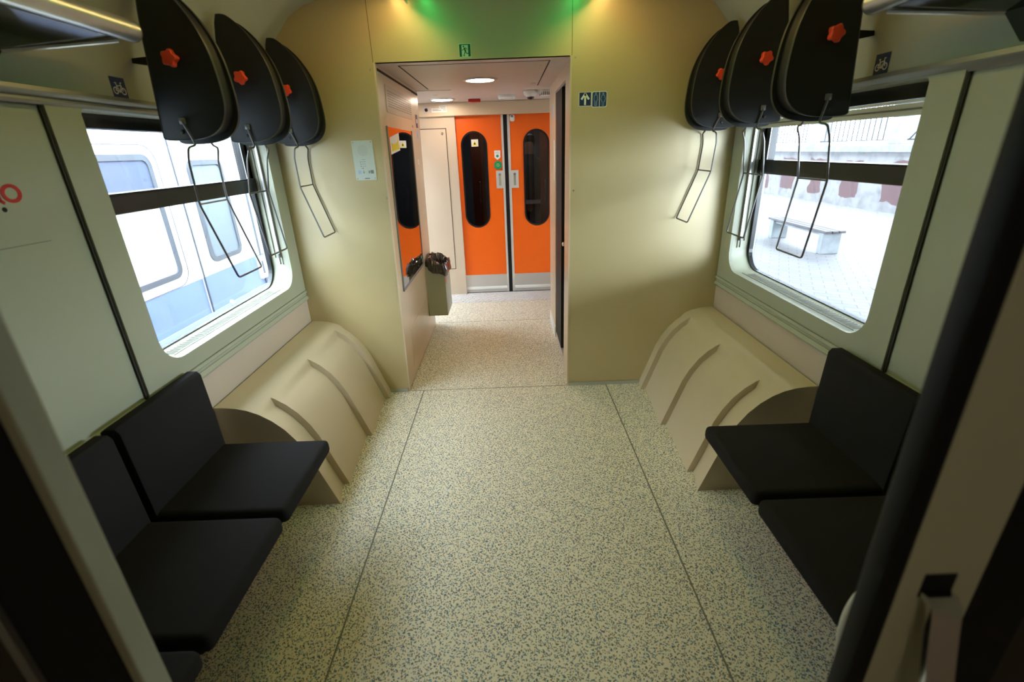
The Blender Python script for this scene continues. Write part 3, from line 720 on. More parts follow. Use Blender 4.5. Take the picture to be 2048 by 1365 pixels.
bm = B(); lathe(bm, [(0.063, 0.02), (0.063, 0.031), (0.001, 0.026)], f, 32); link('centre_disc', bm, M_alud, t, True)
bm = B(); box(bm, -0.355, -0.235, 2.15, 2.25, CF-0.028, CF, 0.008); o = tag(link('red_alarm_lamp', bm, M_dred, None, True), 'small red alarm lamp at the back of the vestibule ceiling', 'lamp')

# far wall: beam, locker panel, doors
YF = 2.50
bm = B(); box(bm, -1.38, 1.38, 2.42, YF+0.08, 1.955, CF, 0.006); BM = struct('trim_beam', bm, M_hall)
bm = B(); box(bm, -1.38, -0.532, 2.46, YF+0.08, 0.0, 1.955); FW = struct('wall_far_left', bm, M_hallw)
bm = B(); box(bm, 0.58, 1.38, 2.46, YF+0.08, 0.0, 1.955); struct('wall_far_right', bm, M_hallw)
t = thing('locker_door', 'flush beige locker door with small lock, left of the orange doors', 'locker', (-0.74, 2.458, 0.33))
f = farw(2.46)
bm = B(); prism(bm, [(-0.96, 0.318), (-0.640, 0.318), (-0.628, 1.842), (-0.96, 1.842)], f, 0.0, 0.003); link('gap', bm, M_gap, t)
bm = B(); prism(bm, [(-0.96, 0.325), (-0.646, 0.325), (-0.636, 1.834), (-0.96, 1.834)], f, 0.003, 0.006); link('panel', bm, M_hallw, t)
bm = B(); lathe(bm, [(0.014, 0.006), (0.012, 0.012)], lambda a, b, q: f(-0.675+a, 1.79+b, q), 16); link('lock', bm, M_screw, t, True)
# sensor and label on the beam
f = farw(2.42)
bm = B(); prism(bm, rrect(-0.855, -0.765, 1.985, 2.055, 0.005), f, 0.0, 0.004); o = tag(link('door_sensor', bm, M_ceil), 'square plate with black sensor eye on the beam over the locker', 'sensor')
bm = B(); lathe(bm, [(0.017, 0.004), (0.015, 0.012), (0.001, 0.014)], lambda a, b, q: f(-0.815+a, 2.018+b, q), 20); link('eye', bm, M_blackg, o, True)
bm = B(); prism(bm, [(-0.76, 1.992), (-0.60, 1.992), (-0.60, 2.055), (-0.68, 2.055), (-0.68, 2.032), (-0.76, 2.032)], f, 0.0, 0.001)
o = tag(link('beam_label', bm, M_white), 'stepped white label with faint print on the beam above the doors', 'label')
bm = B()
for k, (a0, a1, z) in enumerate(((-0.75, -0.69, 2.018), (-0.75, -0.66, 2.008), (-0.67, -0.61, 2.042), (-0.66, -0.615, 2.028), (-0.64, -0.61, 2.012))): prism(bm, [(a0, z), (a1, z), (a1, z+0.004), (a0, z+0.004)], f, 0.001, 0.0013)
link('print', bm, M_tgrey, o)

def door_leaf(idx, x0, x1, wx0, wx1, stile_x0, stile_x1, hx0, hx1):
    t = bpy.data.objects.new('door_%d' % idx, None); C.objects.link(t); t.location = ((x0+x1)/2, YF, 0); t['kind'] = 'structure'
    f = farw(YF)
    inner = rrect(wx0, wx1, 0.785, 1.805, (wx1-wx0)/2-0.0001, 10)
    outer = torect(inner, x0, x1, 0.225, 1.955)
    bm = B(); ringpanel(bm, outer, inner, f, -0.035, 0.0); link('door_skin', bm, M_orange, t)
    inn2 = rrect(wx0+0.016, wx1-0.016, 0.801, 1.789, (wx1-wx0)/2-0.0161, 10)
    bm = B(); ringpanel(bm, inner, inn2, f, -0.038, 0.006); link('window_rubber', bm, M_blackg, t, True)
    bm = B(); prism(bm, inn2, f, -0.020, -0.016); link('glass', bm, M_dglass, t)
    bm = B(); prism(bm, [(x0, 0.012), (x1, 0.012), (x1, 0.225), (x0, 0.225)], f, -0.035, 0.001); k = link('kick_plate', bm, M_steel, t)
    bm = B(); box(bm, x0, x1, YF-0.012, YF-0.001, 0.048, 0.082, 0.004); link('kick_ledge', bm, M_white, k, True)  # white colour stands in for the glint on the polished ledge
    bm = B(); box(bm, stile_x0, stile_x1, YF-0.006, YF+0.035, 0.012, 1.955, 0.002); link('stile', bm, M_stile, t)
    h = rrect(hx0, hx1, 1.208, 1.394, 0.004); hc = (hx0+hx1)/2
    ih = rrect(hc-0.013, hc+0.013, 1.236, 1.366, 0.003)
    bm = B(); ringpanel(bm, torect(ih, hx0, hx1, 1.208, 1.394), ih, f, 0.001, 0.009); hp_ = link('handle_plate', bm, M_stile, t)
    bm = B(); prism(bm, [(hc-0.013, 1.236), (hc+0.013, 1.236), (hc+0.013, 1.366), (hc-0.013, 1.366)], f, 0.0, 0.002); link('recess', bm, M_bin, hp_)
    bm = B(); prism(bm, [(hc-0.013, 1.343), (hc+0.013, 1.343), (hc+0.013, 1.366), (hc-0.013, 1.366)], f, 0.002, 0.006); link('recess_lip', bm, M_alud, hp_)
    return t
door_leaf(1, -0.532, -0.043, -0.487, -0.203, -0.043, -0.019, -0.118, -0.036)
door_leaf(2, 0.050, 0.60, 0.190, 0.474, 0.022, 0.050, 0.046, 0.130)
bm = B(); box(bm, -0.019, 0.022, YF-0.008, YF+0.03, 0.012, 1.955, 0.003); struct('trim_door_seal', bm, M_black)
bm = B(); box(bm, -0.56, 0.60, YF+0.001, YF+0.03, -0.02, 0.012); struct('trim_door_gap', bm, M_black)
# threshold plate
bm = B(); box(bm, -0.80, 0.60, 2.115, YF, -0.002, 0.004)
for i in range(34):
    for j in range(6):
        x = -0.76 + i*0.04 + (0.02 if j % 2 else 0); y = 2.14 + j*0.058
        if x < 0.56: prism(bm, [(x-0.016, y-0.010), (x-0.004, y-0.012), (x+0.016, y+0.010), (x+0.004, y+0.012)], lambda u, v, d: (u, v, d), 0.0035, 0.010)
struct('trim_threshold', bm, M_tread)
# door fittings
f = farw(YF)
bm = B(); prism(bm, rrect(0.055, 0.105, 1.885, 1.95, 0.018), f, 0.001, 0.016, bev=0.003); o = tag(link('door_latch', bm, M_white, None, True), 'small white latch fitting at the top of the right orange door', 'latch')
bm = B(); lathe(bm, [(0.012, 0.016), (0.010, 0.019)], lambda a, b, q: f(0.078+a, 1.935+b, q), 14); link('bolt', bm, M_alud, o, True)
bm = B(); prism(bm, rrect(-0.372, -0.298, 1.650, 1.722, 0.002), f, 0.001, 0.0016); o = tag(link('hazard_sticker', bm, M_white), 'white square sticker with yellow triangle on the left door window', 'sticker')
bm = B(); prism(bm, [(-0.362, 1.660), (-0.308, 1.660), (-0.335, 1.710)], f, 0.0016, 0.002); link('triangle', bm, M_yell, o)
bm = B(); prism(bm, [(-0.341, 1.668), (-0.329, 1.668), (-0.327, 1.682), (-0.335, 1.694), (-0.343, 1.682)], f, 0.002, 0.0024); link('triangle_symbol', bm, M_black, o)
bm = B(); prism(bm, [(-0.128, 1.603), (-0.062, 1.603), (-0.062, 1.532), (-0.095, 1.506), (-0.128, 1.532)], f, 0.0, 0.0012); o = tag(link('arrow_label', bm, M_white), 'white arrow-shaped label pointing down at the green button', 'label')
bm = B(); prism(bm, [(-0.118, 1.585), (-0.072, 1.585), (-0.072, 1.588), (-0.118, 1.588)], f, 0.0012, 0.0016); prism(bm, [(-0.115, 1.572), (-0.076, 1.572), (-0.076, 1.575), (-0.115, 1.575)], f, 0.0012, 0.0016); link('print', bm, M_tgrey, o)
bm = B(); lathe(bm, [(0.0145, 0.0012), (0.014, 0.0018)], lambda a, b, q: f(-0.095+a, 1.546+b, q), 24); link('green_dot', bm, M_gbut, o)
t = thing('door_button', 'round green door button with ring of yellow dots on the left orange door', 'button', (-0.093, YF, 1.452))
fc = lambda a, b, q: f(-0.093+a, 1.452+b, q)
bm = B(); lathe(bm, [(0.043, 0.0), (0.043, 0.006), (0.036, 0.013), (0.034, 0.010), (0.001, 0.010)], fc, 36); link('button_body', bm, M_gbut, t, True)
bm = B()
for k in range(7):
    cx, cy = (0, 0) if k == 0 else (0.016*math.cos(k*PI/3), 0.016*math.sin(k*PI/3))
    lathe(bm, [(0.0042, 0.0102), (0.0038, 0.0115)], lambda a, b, q: fc(cx+a, cy+b, q), 8)
link('dots', bm, M_yell, t)

# bin on the left partition
t = thing('litter_bin', 'grey-green wall litter bin lined with a black bag, left side of the vestibule', 'bin', (-0.66, 1.25, 0.21))
bm = B()
xa, xb = xl(0.5)+0.001, -0.585
def slp(x): return 0.715 - (x-xa)/(xb-xa)*0.075
vb = []
for x, z0, z1 in ((xa, 0.212, slp(xa)), (xb, 0.212, slp(xb))):
    for y in (1.06, 1.42): vb.append(((x, y, z0), (x, y, z1)))
V = [bm.verts.new(p) for pr_ in vb for p in pr_]
for fc_ in ((0, 2, 6, 4), (0, 1, 3, 2), (4, 6, 7, 5), (0, 4, 5, 1), (2, 3, 7, 6)): bm.faces.new([V[i] for i in fc_])
bmesh.ops.bevel(bm, geom=list(bm.edges), offset=0.004, segments=2, affect='EDGES', profile=0.5)
link('bin_body', bm, M_bin, t)
bm = B()
for y in (1.054, 1.416): 
    prism(bm, [(xa, slp(xa)-0.035), (xb+0.004, slp(xb)-0.035), (xb+0.004, slp(xb)+0.004), (xa, slp(xa)+0.004)], lambda u, v, q: (u, y+q, v), 0.0, 0.01)
box(bm, xb-0.004, xb+0.006, 1.054, 1.426, slp(xb)-0.035, slp(xb)+0.003); link('bin_rim', bm, M_black, t)
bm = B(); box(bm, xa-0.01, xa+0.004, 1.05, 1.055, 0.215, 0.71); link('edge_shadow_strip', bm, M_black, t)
bm = B(); box(bm, xb+0.001, xb+0.002, 1.09, 1.16, 0.50, 0.58); box(bm, xb+0.001, xb+0.002, 1.09, 1.16, 0.545, 0.548, mi=1); link('bin_sticker', bm, [M_bin2, M_red], t)
# crumpled bag: collar folded over the rim
M_bag = mat('bag_plastic', (0.035, 0.028, 0.024), 0.12, spec=0.8)
bm = B(); rr_ = random.Random(3); rows = []
cx, cy = (xa+xb)/2+0.022, 1.225; NB = 72
for j, (k, dz) in enumerate(((0.55, -0.12), (0.70, 0.0), (0.86, 0.035), (1.05, 0.045), (1.16, 0.028), (1.22, -0.005), (1.20, -0.035), (1.12, -0.058))):
    row = []
    for i in range(NB):
        a = 2*PI*i/NB; wob = 0.05*math.sin(7*a+j*1.3)+0.04*math.sin(13*a-j*0.9)+rr_.uniform(-0.035, 0.035)
        ex = 0.072*(k+wob*k)*max(-1, min(1, 1.35*math.cos(a))); ey = 0.165*(k+wob*0.45*k)*max(-1, min(1, 1.25*math.sin(a)))
        x = cx+ex; 
        x = max(x, xa+0.002)
        row.append(bm.verts.new((x, cy+ey, slp(min(x, xb)) + dz + 0.009*math.sin(5*a+2*j)+rr_.uniform(-0.005, 0.005))))
    rows.append(row)
for a, b in zip(rows, rows[1:]):
    for i in range(NB): bm.faces.new((a[i], a[(i+1) % NB], b[(i+1) % NB], b[i]))
bg_ = tag(link('bin_bag', bm, M_bag), 'crumpled black plastic bag folded over the litter bin rim', 'bag')

# vestibule side walls and outer doors (light comes in through their windows)
for s in (-1, 1):
    bm = B()
    inner = rrect(1.50, 2.36, 0.40, 1.90, 0.12, 6); outer = torect(inner, 0.04, 2.6, -0.08, 2.15)
    ringpanel(bm, outer, inner, sidew(s, 1.55), 0.0, 0.10)
    struct('door_4' if s < 0 else 'door_5', bm, M_hallw)
    bm = B(); box(bm, s*1.49, s*1.494, 1.50, 2.36, 0.40, 1.90); struct('window_%d' % (3 if s < 0 else 4), bm, M_glass)
    # solid cubicle behind the partitions
    bm = B(); box(bm, s*1.45, s*(0.56 if s > 0 else 1.32), 1.38, 1.42, 0.0, 2.083); struct('wall_cubicle_%s' % ('left' if s < 0 else 'right'), bm, M_hallw)

# next coach seen through the door windows
bm = B(); box(bm, -0.62, 0.62, 2.56, 2.95, -0.05, 0.0); box(bm, -0.64, -0.62, 2.56, 2.95, -0.05, 2.1); box(bm, 0.62, 0.64, 2.56, 2.95, -0.05, 2.1); box(bm, -0.64, 0.64, 2.56, 2.95, 2.05, 2.1)
struct('trim_gangway', bm, M_black)
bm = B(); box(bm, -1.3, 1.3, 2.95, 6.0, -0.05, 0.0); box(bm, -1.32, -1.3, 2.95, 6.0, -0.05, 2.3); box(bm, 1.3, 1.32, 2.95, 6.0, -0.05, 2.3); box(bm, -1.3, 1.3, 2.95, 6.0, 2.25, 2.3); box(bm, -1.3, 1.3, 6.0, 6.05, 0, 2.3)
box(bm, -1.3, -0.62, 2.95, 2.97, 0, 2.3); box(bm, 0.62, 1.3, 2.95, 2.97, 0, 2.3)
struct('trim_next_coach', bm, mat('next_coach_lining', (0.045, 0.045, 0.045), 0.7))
def nleaf(x0, x1, hx, lab):
    t = thing('far_door_leaf', lab, 'door', ((x0+x1)/2, 3.3, 0))
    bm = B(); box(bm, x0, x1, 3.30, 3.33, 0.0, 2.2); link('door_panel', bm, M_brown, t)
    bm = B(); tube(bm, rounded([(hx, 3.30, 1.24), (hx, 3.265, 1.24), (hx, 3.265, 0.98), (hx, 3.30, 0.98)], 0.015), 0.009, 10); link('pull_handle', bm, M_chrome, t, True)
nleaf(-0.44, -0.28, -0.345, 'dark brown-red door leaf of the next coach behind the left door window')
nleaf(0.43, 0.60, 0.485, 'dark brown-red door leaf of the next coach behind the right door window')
M_nl = mat('next_coach_lamp', (0.8, 0.85, 1), 0.5, emis=(0.8, 0.85, 1.0), es=15)
bm = B(); box(bm, -0.25, 0.35, 3.9, 4.9, 2.235, 2.249); tag(link('far_ceiling_light', bm, M_nl), 'dim ceiling light in the next coach beyond the doors', 'ceiling light')

# person standing in the next coach behind the right door window
M_coat = mat('black_coat', (0.012, 0.012, 0.014), 0.8); M_skin = mat('skin', (0.42, 0.24, 0.17), 0.55); M_hair = mat('dark_hair', (0.02, 0.015, 0.012), 0.7); M_hem = mat('white_hem', (0.5, 0.52, 0.6), 0.8); M_jean = mat('navy_jeans', (0.015, 0.02, 0.05), 0.8)
def person():
    px, py = 0.30, 3.62
    t = thing('person', 'person in black coat and dark trousers standing beyond the right orange door', 'person', (px, py, 0))
    sk = [((0, 0, 0.98), (0.13, 0.10), -1), ((0, 0, 1.20), (0.13, 0.09), 0), ((0, 0, 1.40), (0.15, 0.09), 1), ((0, -0.005, 1.50), (0.06, 0.055), 2), ((0, -0.01, 1.60), (0.062, 0.065), 3), ((0, -0.01, 1.69), (0.072, 0.085), 4), ((0, -0.005, 1.755), (0.045, 0.05), 5),
          ((0.19, 0, 1.42), (0.055, 0.055), 2), ((0.235, 0.0, 1.16), (0.042, 0.042), 7), ((0.20, -0.14, 1.02), (0.033, 0.03), 8), ((0.17, -0.21, 1.05), (0.028, 0.02), 9),
          ((-0.19, 0, 1.42), (0.055, 0.055), 2), ((-0.235, 0.0, 1.16), (0.042, 0.042), 11), ((-0.22, -0.05, 0.93), (0.033, 0.03), 12), ((-0.22, -0.08, 0.84), (0.028, 0.02), 13),
          ((0.09, 0, 0.88), (0.09, 0.09), 0), ((0.10, -0.01, 0.50), (0.058, 0.058), 15), ((0.10, 0.01, 0.10), (0.042, 0.042), 16), ((0.11, -0.13, 0.045), (0.04, 0.03), 17),
          ((-0.09, 0, 0.88), (0.09, 0.09), 0), ((-0.10, -0.01, 0.50), (0.058, 0.058), 19), ((-0.10, 0.01, 0.10), (0.042, 0.042), 20), ((-0.11, -0.13, 0.045), (0.04, 0.03), 21)]
    me = bpy.data.meshes.new('body'); me.from_pydata([(px+a[0][0], py+a[0][1], a[0][2]) for a in sk], [(i, a[2]) for i, a in enumerate(sk) if a[2] >= 0], [])
    me.materials.append(M_skin)
    o = bpy.data.objects.new('body', me); C.objects.link(o); o.parent = t; o.matrix_parent_inverse = Matrix.Translation(-t.location)
    m = o.modifiers.new('skin', 'SKIN'); 
    for i, a in enumerate(sk): me.skin_vertices[0].data[i].radius = a[1]
    me.skin_vertices[0].data[0].use_root = True
    ss = o.modifiers.new('sub', 'SUBSURF'); ss.levels = 2; ss.render_levels = 2
    def shell(name, secs, m):
        bm = B(); rings = []
        for z, rx, ry, ox, oy in secs: rings.append([bm.verts.new((px+ox+rx*math.cos(2*PI*k/24), py+oy+ry*math.sin(2*PI*k/24), z)) for k in range(24)])
        for a, b in zip(rings, rings[1:]):
            for k in range(24): bm.faces.new((a[k], a[(k+1) % 24], b[(k+1) % 24], b[k]))
        bm.faces.new(rings[-1]); return link(name, bm, m, t, True)
    shell('coat', [(0.98, 0.20, 0.15, 0, 0), (1.2, 0.19, 0.14, 0, 0), (1.40, 0.215, 0.135, 0, 0), (1.47, 0.17, 0.11, 0, 0), (1.52, 0.085, 0.08, 0, 0), (1.545, 0.07, 0.07, 0, 0)], M_coat)
    bm = B()
    for q in (-1, 1): tube(bm, [(px+q*0.17, py, 1.44), (px+q*0.235, py, 1.18), (px+q*0.215, py-0.08, 1.0)], [0.075, 0.062, 0.05], 16)
    link('sleeves', bm, M_coat, t, True)
    shell('shirt_hem', [(0.925, 0.185, 0.142, 0, 0), (0.985, 0.188, 0.144, 0, 0)], M_hem)
    bm = B()
    for q in (-1, 1): tube(bm, [(px+q*0.09, py, 0.94), (px+q*0.10, py, 0.5), (px+q*0.10, py+0.01, 0.08)], [0.105, 0.08, 0.065], 18)
    link('trousers', bm, M_jean, t, True)
    shell('hair', [(1.60, 0.05, 0.04, 0, 0.045), (1.66, 0.082, 0.072, 0, 0.02), (1.72, 0.088, 0.095, 0, 0.0), (1.77, 0.07, 0.08, 0, 0.0), (1.79, 0.03, 0.035, 0, 0.0)], M_hair)
person()

# ------------------------------------------------------------------ signs
f = endw
o_ = B(); prism(o_, rrect(-0.245, -0.176, 2.092, 2.160, 0.003), f, 0.0, 0.0012); o = tag(link('exit_sign', o_, M_gpale), 'green running man exit sign above the vestibule opening', 'sign')
bm = B()
cx, cz = -0.2105, 2.126
for a0, a1, b0, b1 in ((-0.031, -0.018, -0.030, 0.030), (0.018, 0.031, -0.030, 0.030), (-0.018, 0.018, 0.026, 0.030)): prism(bm, [(cx+a0, cz+b0), (cx+a1, cz+b0), (cx+a1, cz+b1), (cx+a0, cz+b1)], f, 0.0012, 0.0017)
link('green_border', bm, M_gsign, o)
bm = B()
def seg2(bm, a, b, w_, f, d0, d1, mi=0):
    dx, dy = b[0]-a[0], b[1]-a[1]; l = math.hypot(dx, dy); nx, ny = -dy/l*w_/2, dx/l*w_/2
    prism(bm, [(a[0]+nx, a[1]+ny), (a[0]-nx, a[1]-ny), (b[0]-nx, b[1]-ny), (b[0]+nx, b[1]+ny)], f, d0, d1, mi)
def disc2(bm, c, r, f, d0, d1, n=20, mi=0):
    prism(bm, [(c[0]+r*math.cos(2*PI*k/n), c[1]+r*math.sin(2*PI*k/n)) for k in range(n)], f, d0, d1, mi)
def ring2(bm, c, r0, r1, f, d0, d1, n=28, sx=1.0):
    o1 = [(c[0]+sx*r1*math.cos(2*PI*k/n), c[1]+r1*math.sin(2*PI*k/n)) for k in range(n)]; i1 = [(c[0]+sx*r0*math.cos(2*PI*k/n), c[1]+r0*math.sin(2*PI*k/n)) for k in range(n)]
    ringpanel(bm, o1, i1, f, d0, d1)
Q = lambda u, v: (cx+u, cz+v)
disc2(bm, Q(-0.007, 0.019), 0.0042, f, 0.0012, 0.0017)
seg2(bm, Q(-0.003, 0.013), Q(0.003, -0.004), 0.009, f, 0.0012, 0.0017)
for a, b, w_ in (((-0.004, 0.011), (-0.010, 0.003), .003), ((-0.010, 0.003), (-0.017, 0.001), .003), ((0.0, 0.013), (0.009, 0.011), .003), ((0.009, 0.011), (0.013, 0.003), .003),
                 ((0.002, -0.003), (-0.002, -0.014), .0045), ((-0.002, -0.014), (-0.007, -0.025), .004), ((-0.009, -0.026), (-0.001, -0.026), .003), ((0.004, -0.004), (0.008, -0.014), .0045), ((0.008, -0.015), (0.018, -0.014), .004)):
    seg2(bm, Q(*a), Q(*b), w_, f, 0.0012, 0.0017)
link('running_figure', bm, M_gsign, o)
# arrow sign
bm = B(); prism(bm, rrect(0.432, 0.505, 1.822, 1.897, 0.001), f, 0.0, 0.001); o = tag(link('arrow_sign', bm, M_white), 'navy square sign with white up arrow on the right of the opening', 'sign')
bm = B(); prism(bm, rrect(0.435, 0.502, 1.825, 1.894, 0.001), f, 0.001, 0.0014); link('navy_field', bm, M_navy, o)
bm = B(); seg2(bm, (0.4685, 1.829), (0.4685, 1.885), 0.011, f, 0.0014, 0.0018); seg2(bm, (0.4465, 1.858), (0.4695, 1.889), 0.011, f, 0.0014, 0.0018); seg2(bm, (0.4905, 1.858), (0.4675, 1.889), 0.011, f, 0.0014, 0.0018); link('arrow', bm, M_white, o)
# toilets sign
bm = B(); prism(bm, rrect(0.507, 0.596, 1.814, 1.898, 0.010), f, 0.0, 0.001); o = tag(link('toilet_sign', bm, M_white), 'blue toilet sign with man and woman outlines beside the arrow sign', 'sign')
bm = B(); prism(bm, rrect(0.511, 0.5500, 1.818, 1.894, [0.001, 0.008, 0.008, 0.001]), f, 0.001, 0.0014); prism(bm, rrect(0.5535, 0.592, 1.818, 1.894, [0.008, 0.001, 0.001, 0.008]), f, 0.001, 0.0014); link('blue_field', bm, M_blue, o)
bm = B(); fw_ = 0.0016
def poly2(pts, close=True):
    n = len(pts)
    for i in range(n if close else n-1): seg2(bm, pts[i], pts[(i+1) % n], fw_, f, 0.0014, 0.0018)
ring2(bm, (0.5305, 1.886), 0.0028, 0.0045, f, 0.0014, 0.0018, 16); ring2(bm, (0.573, 1.886), 0.0028, 0.0045, f, 0.0014, 0.0018, 16)
poly2([(0.5225, 1.878), (0.5385, 1.878), (0.5405, 1.852), (0.5365, 1.850), (0.5365, 1.823), (0.5245, 1.823), (0.5245, 1.850), (0.5205, 1.852)]); poly2([(0.5305, 1.848), (0.5305, 1.825)], False)
poly2([(0.567, 1.878), (0.579, 1.878), (0.587, 1.856), (0.582, 1.853), (0.583, 1.845), (0.5775, 1.845), (0.5775, 1.823), (0.5685, 1.823), (0.5685, 1.845), (0.563, 1.845), (0.564, 1.853), (0.559, 1.856)])
link('figures', bm, M_lblue, o)
# bicycle signs on the side walls
for s in (-1, 1):
    f2 = sidew(s); y0, y1 = (-1.172, -1.102) if s < 0 else (-1.140, -1.068); z0 = 1.823 if s < 0 else 1.813; z1 = z0 + 0.066
    bm = B(); prism(bm, rrect(y0, y1, z0-0.002, z1, 0.001), f2, 0.0, 0.0012); o = tag(link('bicycle_sign', bm, M_navy), 'navy sign with white bicycle above the %s window' % ('left' if s < 0 else 'right'), 'sign', 'bicycle signs')
    bm = B(); cy, cz = (y0+y1)/2, z0+0.022
    for q in (-1, 1): ring2(bm, (cy+q*0.0185, cz), 0.0085, 0.0118, f2, 0.0012, 0.0016)
    for a, b in (((-0.0185, 0), (-0.009, 0.016)), ((-0.0185, 0), (0.001, -0.002)), ((0.001, -0.002), (-0.009, 0.016)), ((-0.009, 0.016), (0.011, 0.018)), ((0.001, -0.002), (0.012, 0.018)), ((0.0185, 0), (0.011, 0.020)), ((0.011, 0.020), (0.010, 0.026)), ((0.010, 0.027), (0.017, 0.027)), ((-0.009, 0.016), (-0.012, 0.024)), ((-0.017, 0.025), (-0.008, 0.025))):
        q = -s; seg2(bm, (cy+q*a[0], cz+a[1]), (cy+q*b[0], cz+b[1]), 0.0028, f2, 0.0012, 0.0016)
    disc2(bm, (cy+(-s)*0.001, cz-0.002), 0.0035, f2, 0.0012, 0.0016, 14)
    link('bicycle', bm, M_white, o)
# red lettering on the left wall (cut by the frame)
f2 = sidew(-1)
lt = thing('wall_lettering', 'red letters and black dot on the left wall, cut by the picture edge', 'lettering', (-1.38, -1.70, 1.51))
bm = B(); ring2(bm, (-1.676, 1.536), 0.0155, 0.0255, f2, 0.0, 0.001, 36, 1.15); link('letter_o', bm, M_red, lt)
bm = B(); ring2(bm, (-1.742, 1.536), 0.0155, 0.0255, f2, 0.0, 0.001, 36, 1.1); seg2(bm, (-1.7165, 1.562), (-1.7135, 1.518), 0.010, f2, 0.0, 0.001); seg2(bm, (-1.7145, 1.520), (-1.704, 1.512), 0.009, f2, 0.0, 0.001); link('letter_a', bm, M_red, lt)
bm = B(); disc2(bm, (-1.712, 1.496), 0.0065, f2, 0.0, 0.001); link('black_dot', bm, M_black, lt)
bm = B(); prism(bm, [(-1.90, 1.3975), (-1.614, 1.3945), (-1.614, 1.3965), (-1.90, 1.3995)], f2, 0.0, 0.0006); tag(link('wall_line', bm, M_seam), 'thin grey line on the left wall below the red letters', 'line marking')

# intercom
t = thing('intercom_panel', 'white metal intercom plate with round speaker grille on the end wall', 'intercom', (-0.86, 0, 1.46))
u0, u1, v0, v1 = -0.921, -0.796, 1.460, 1.684
bm = B(); prism(bm, rrect(u0, u1, v0, v1, 0.004), f, 0.0, 0.004, bev=0.001); link('plate', bm, mat('intercom_white', (0.66, 0.72, 0.68), 0.4), t)
bm = B()
for r, n in ((0.0, 1), (0.006, 6), (0.012, 12), (0.018, 18), (0.024, 24), (0.029, 28)):
    for k in range(n): disc2(bm, (-0.8585 + r*math.cos(2*PI*k/n), 1.628 + r*math.sin(2*PI*k/n)), 0.0013, f, 0.004, 0.0043, 6)
link('speaker_holes', bm, M_tgrey, t)
bm = B()
for k in range(4):
    z = 1.578 - k*0.0125
    if k: disc2(bm, (-0.880, z), 0.003, f, 0.004, 0.0048, 10)
    seg2(bm, (-0.873, z), (-0.850, z), 0.0016, f, 0.004, 0.0042)
disc2(bm, (-0.878, 1.529), 0.002, f, 0.004, 0.0045, 10); disc2(bm, (-0.870, 1.529), 0.0035, f, 0.004, 0.0045, 10)
link('small_print', bm, M_tgrey, t)
bm = B(); seg2(bm, (-0.868, 1.470), (-0.838, 1.470), 0.006, f, 0.004, 0.0043); link('maker_mark', bm, M_tgrey, t)
for i, (u, m_) in enumerate(((-0.894, M_lblue), (-0.818, M_tgrey))):
    bm = B(); prism(bm, rrect(u-0.009, u+0.009, 1.497, 1.517, 0.001), f, 0.004, 0.0045); link('pictogram', bm, m_, t)
for u in (-0.871, -0.838):
    bm = B(); lathe(bm, [(0.0055, 0.004), (0.005, 0.009), (0.001, 0.0095)], lambda a, b, q: f(u+a, 1.507+b*1.5, q), 14); link('push_button', bm, M_alu, t, True)
for u in (u0+0.010, u1-0.010):
    for v in (v0+0.010, v1-0.010):
        bm = B(); lathe(bm, [(0.0035, 0.004), (0.0025, 0.006)], lambda a, b, q: f(u+a, v+b, q), 10); link('screw', bm, M_screw, t)

# ------------------------------------------------------------------ outside, left: neighbouring carriage
XC = -3.2
t = thing('passenger_carriage', 'blue and white passenger carriage on the next track, through the left window', 'train', (XC-1.4, 2, -1.0))
fc = lambda u, v, d: (XC + d, u, v)
def cbox(nm, y0, y1, z0, z1, d0, d1, m, par=t, r=0.0):
    bm = B(); prism(bm, rrect(y0, y1, z0, z1, r, 6) if r else [(y0, z0), (y1, z0), (y1, z1), (y0, z1)], fc, d0, d1); return link(nm, bm, m, par)
cbox('white_side', -8, 18, 0.477, 2.35, -2.6, 0.0, M_cwhite)
cbox('blue_side', -8, 18, -0.75, 0.477, -2.6, 0.0, M_cblue)
cbox('underframe', -8, 18, -1.1, -0.75, -2.4, -0.2, M_cgrey)
bm = B(); prism(bm, [(-5.8, 2.35), (-3.2, 2.35), (-3.35, 2.65), (-3.9, 2.85), (-5.1, 2.85), (-5.65, 2.65)], lambda u, v, d: (u, d, v), -8, 18); link('roof', bm, M_cgrey, t)
cbox('lower_sill_band', -8, 18, 0.02, 0.10, 0.0, 0.015, mat('carriage_band', (0.22, 0.28, 0.46), 0.4))
def cwin(y0, y1, z0, z1, hop=None, shade=M_cbright):
    inner = rrect(y0+0.05, y1-0.05, z0+0.05, z1-0.05, 0.06, 6); outer = rrect(y0, y1, z0, z1, 0.10, 6)
    bm = B(); ringpanel(bm, outer, inner, fc, 0.0, 0.02); fr = link('window_frame', bm, M_cgrey, t)
    bm = B(); prism(bm, inner, fc, 0.001, 0.006); link('pane', bm, shade, fr)
    if hop:
        bm = B(); prism(bm, rrect(y0+0.05, y1-0.05, hop, z1-0.05, 0.01), fc, 0.006, 0.009); link('open_hopper', bm, M_cwin, fr)
        bm = B(); prism(bm, [(y0, hop-0.04), (y1, hop-0.04), (y1, hop), (y0, hop)], fc, 0.002, 0.02); link('crossbar', bm, M_cgrey, fr)
for k in range(-3, 1): cwin(1.50-1.55-0.0 + k*1.95, 1.50 + k*1.95, 0.57, 1.68, 1.27)
bm = B(); outer = rrect(-0.15, 1.60, 0.48, 1.76, 0.16, 6); inner = rrect(-0.145, 1.594, 0.486, 1.754, 0.155, 6); ringpanel(bm, outer, inner, fc, 0.0, 0.004); link('panel_line', bm, M_cgrey, t)
for y in (1.76, 1.80): cbox('door_rail', y, y+0.012, -0.4, 1.95, 0.0, 0.012, M_cgrey if y > 1.78 else M_alu)
cwin(2.0, 2.62, 0.585, 1.62, None, M_cpane)
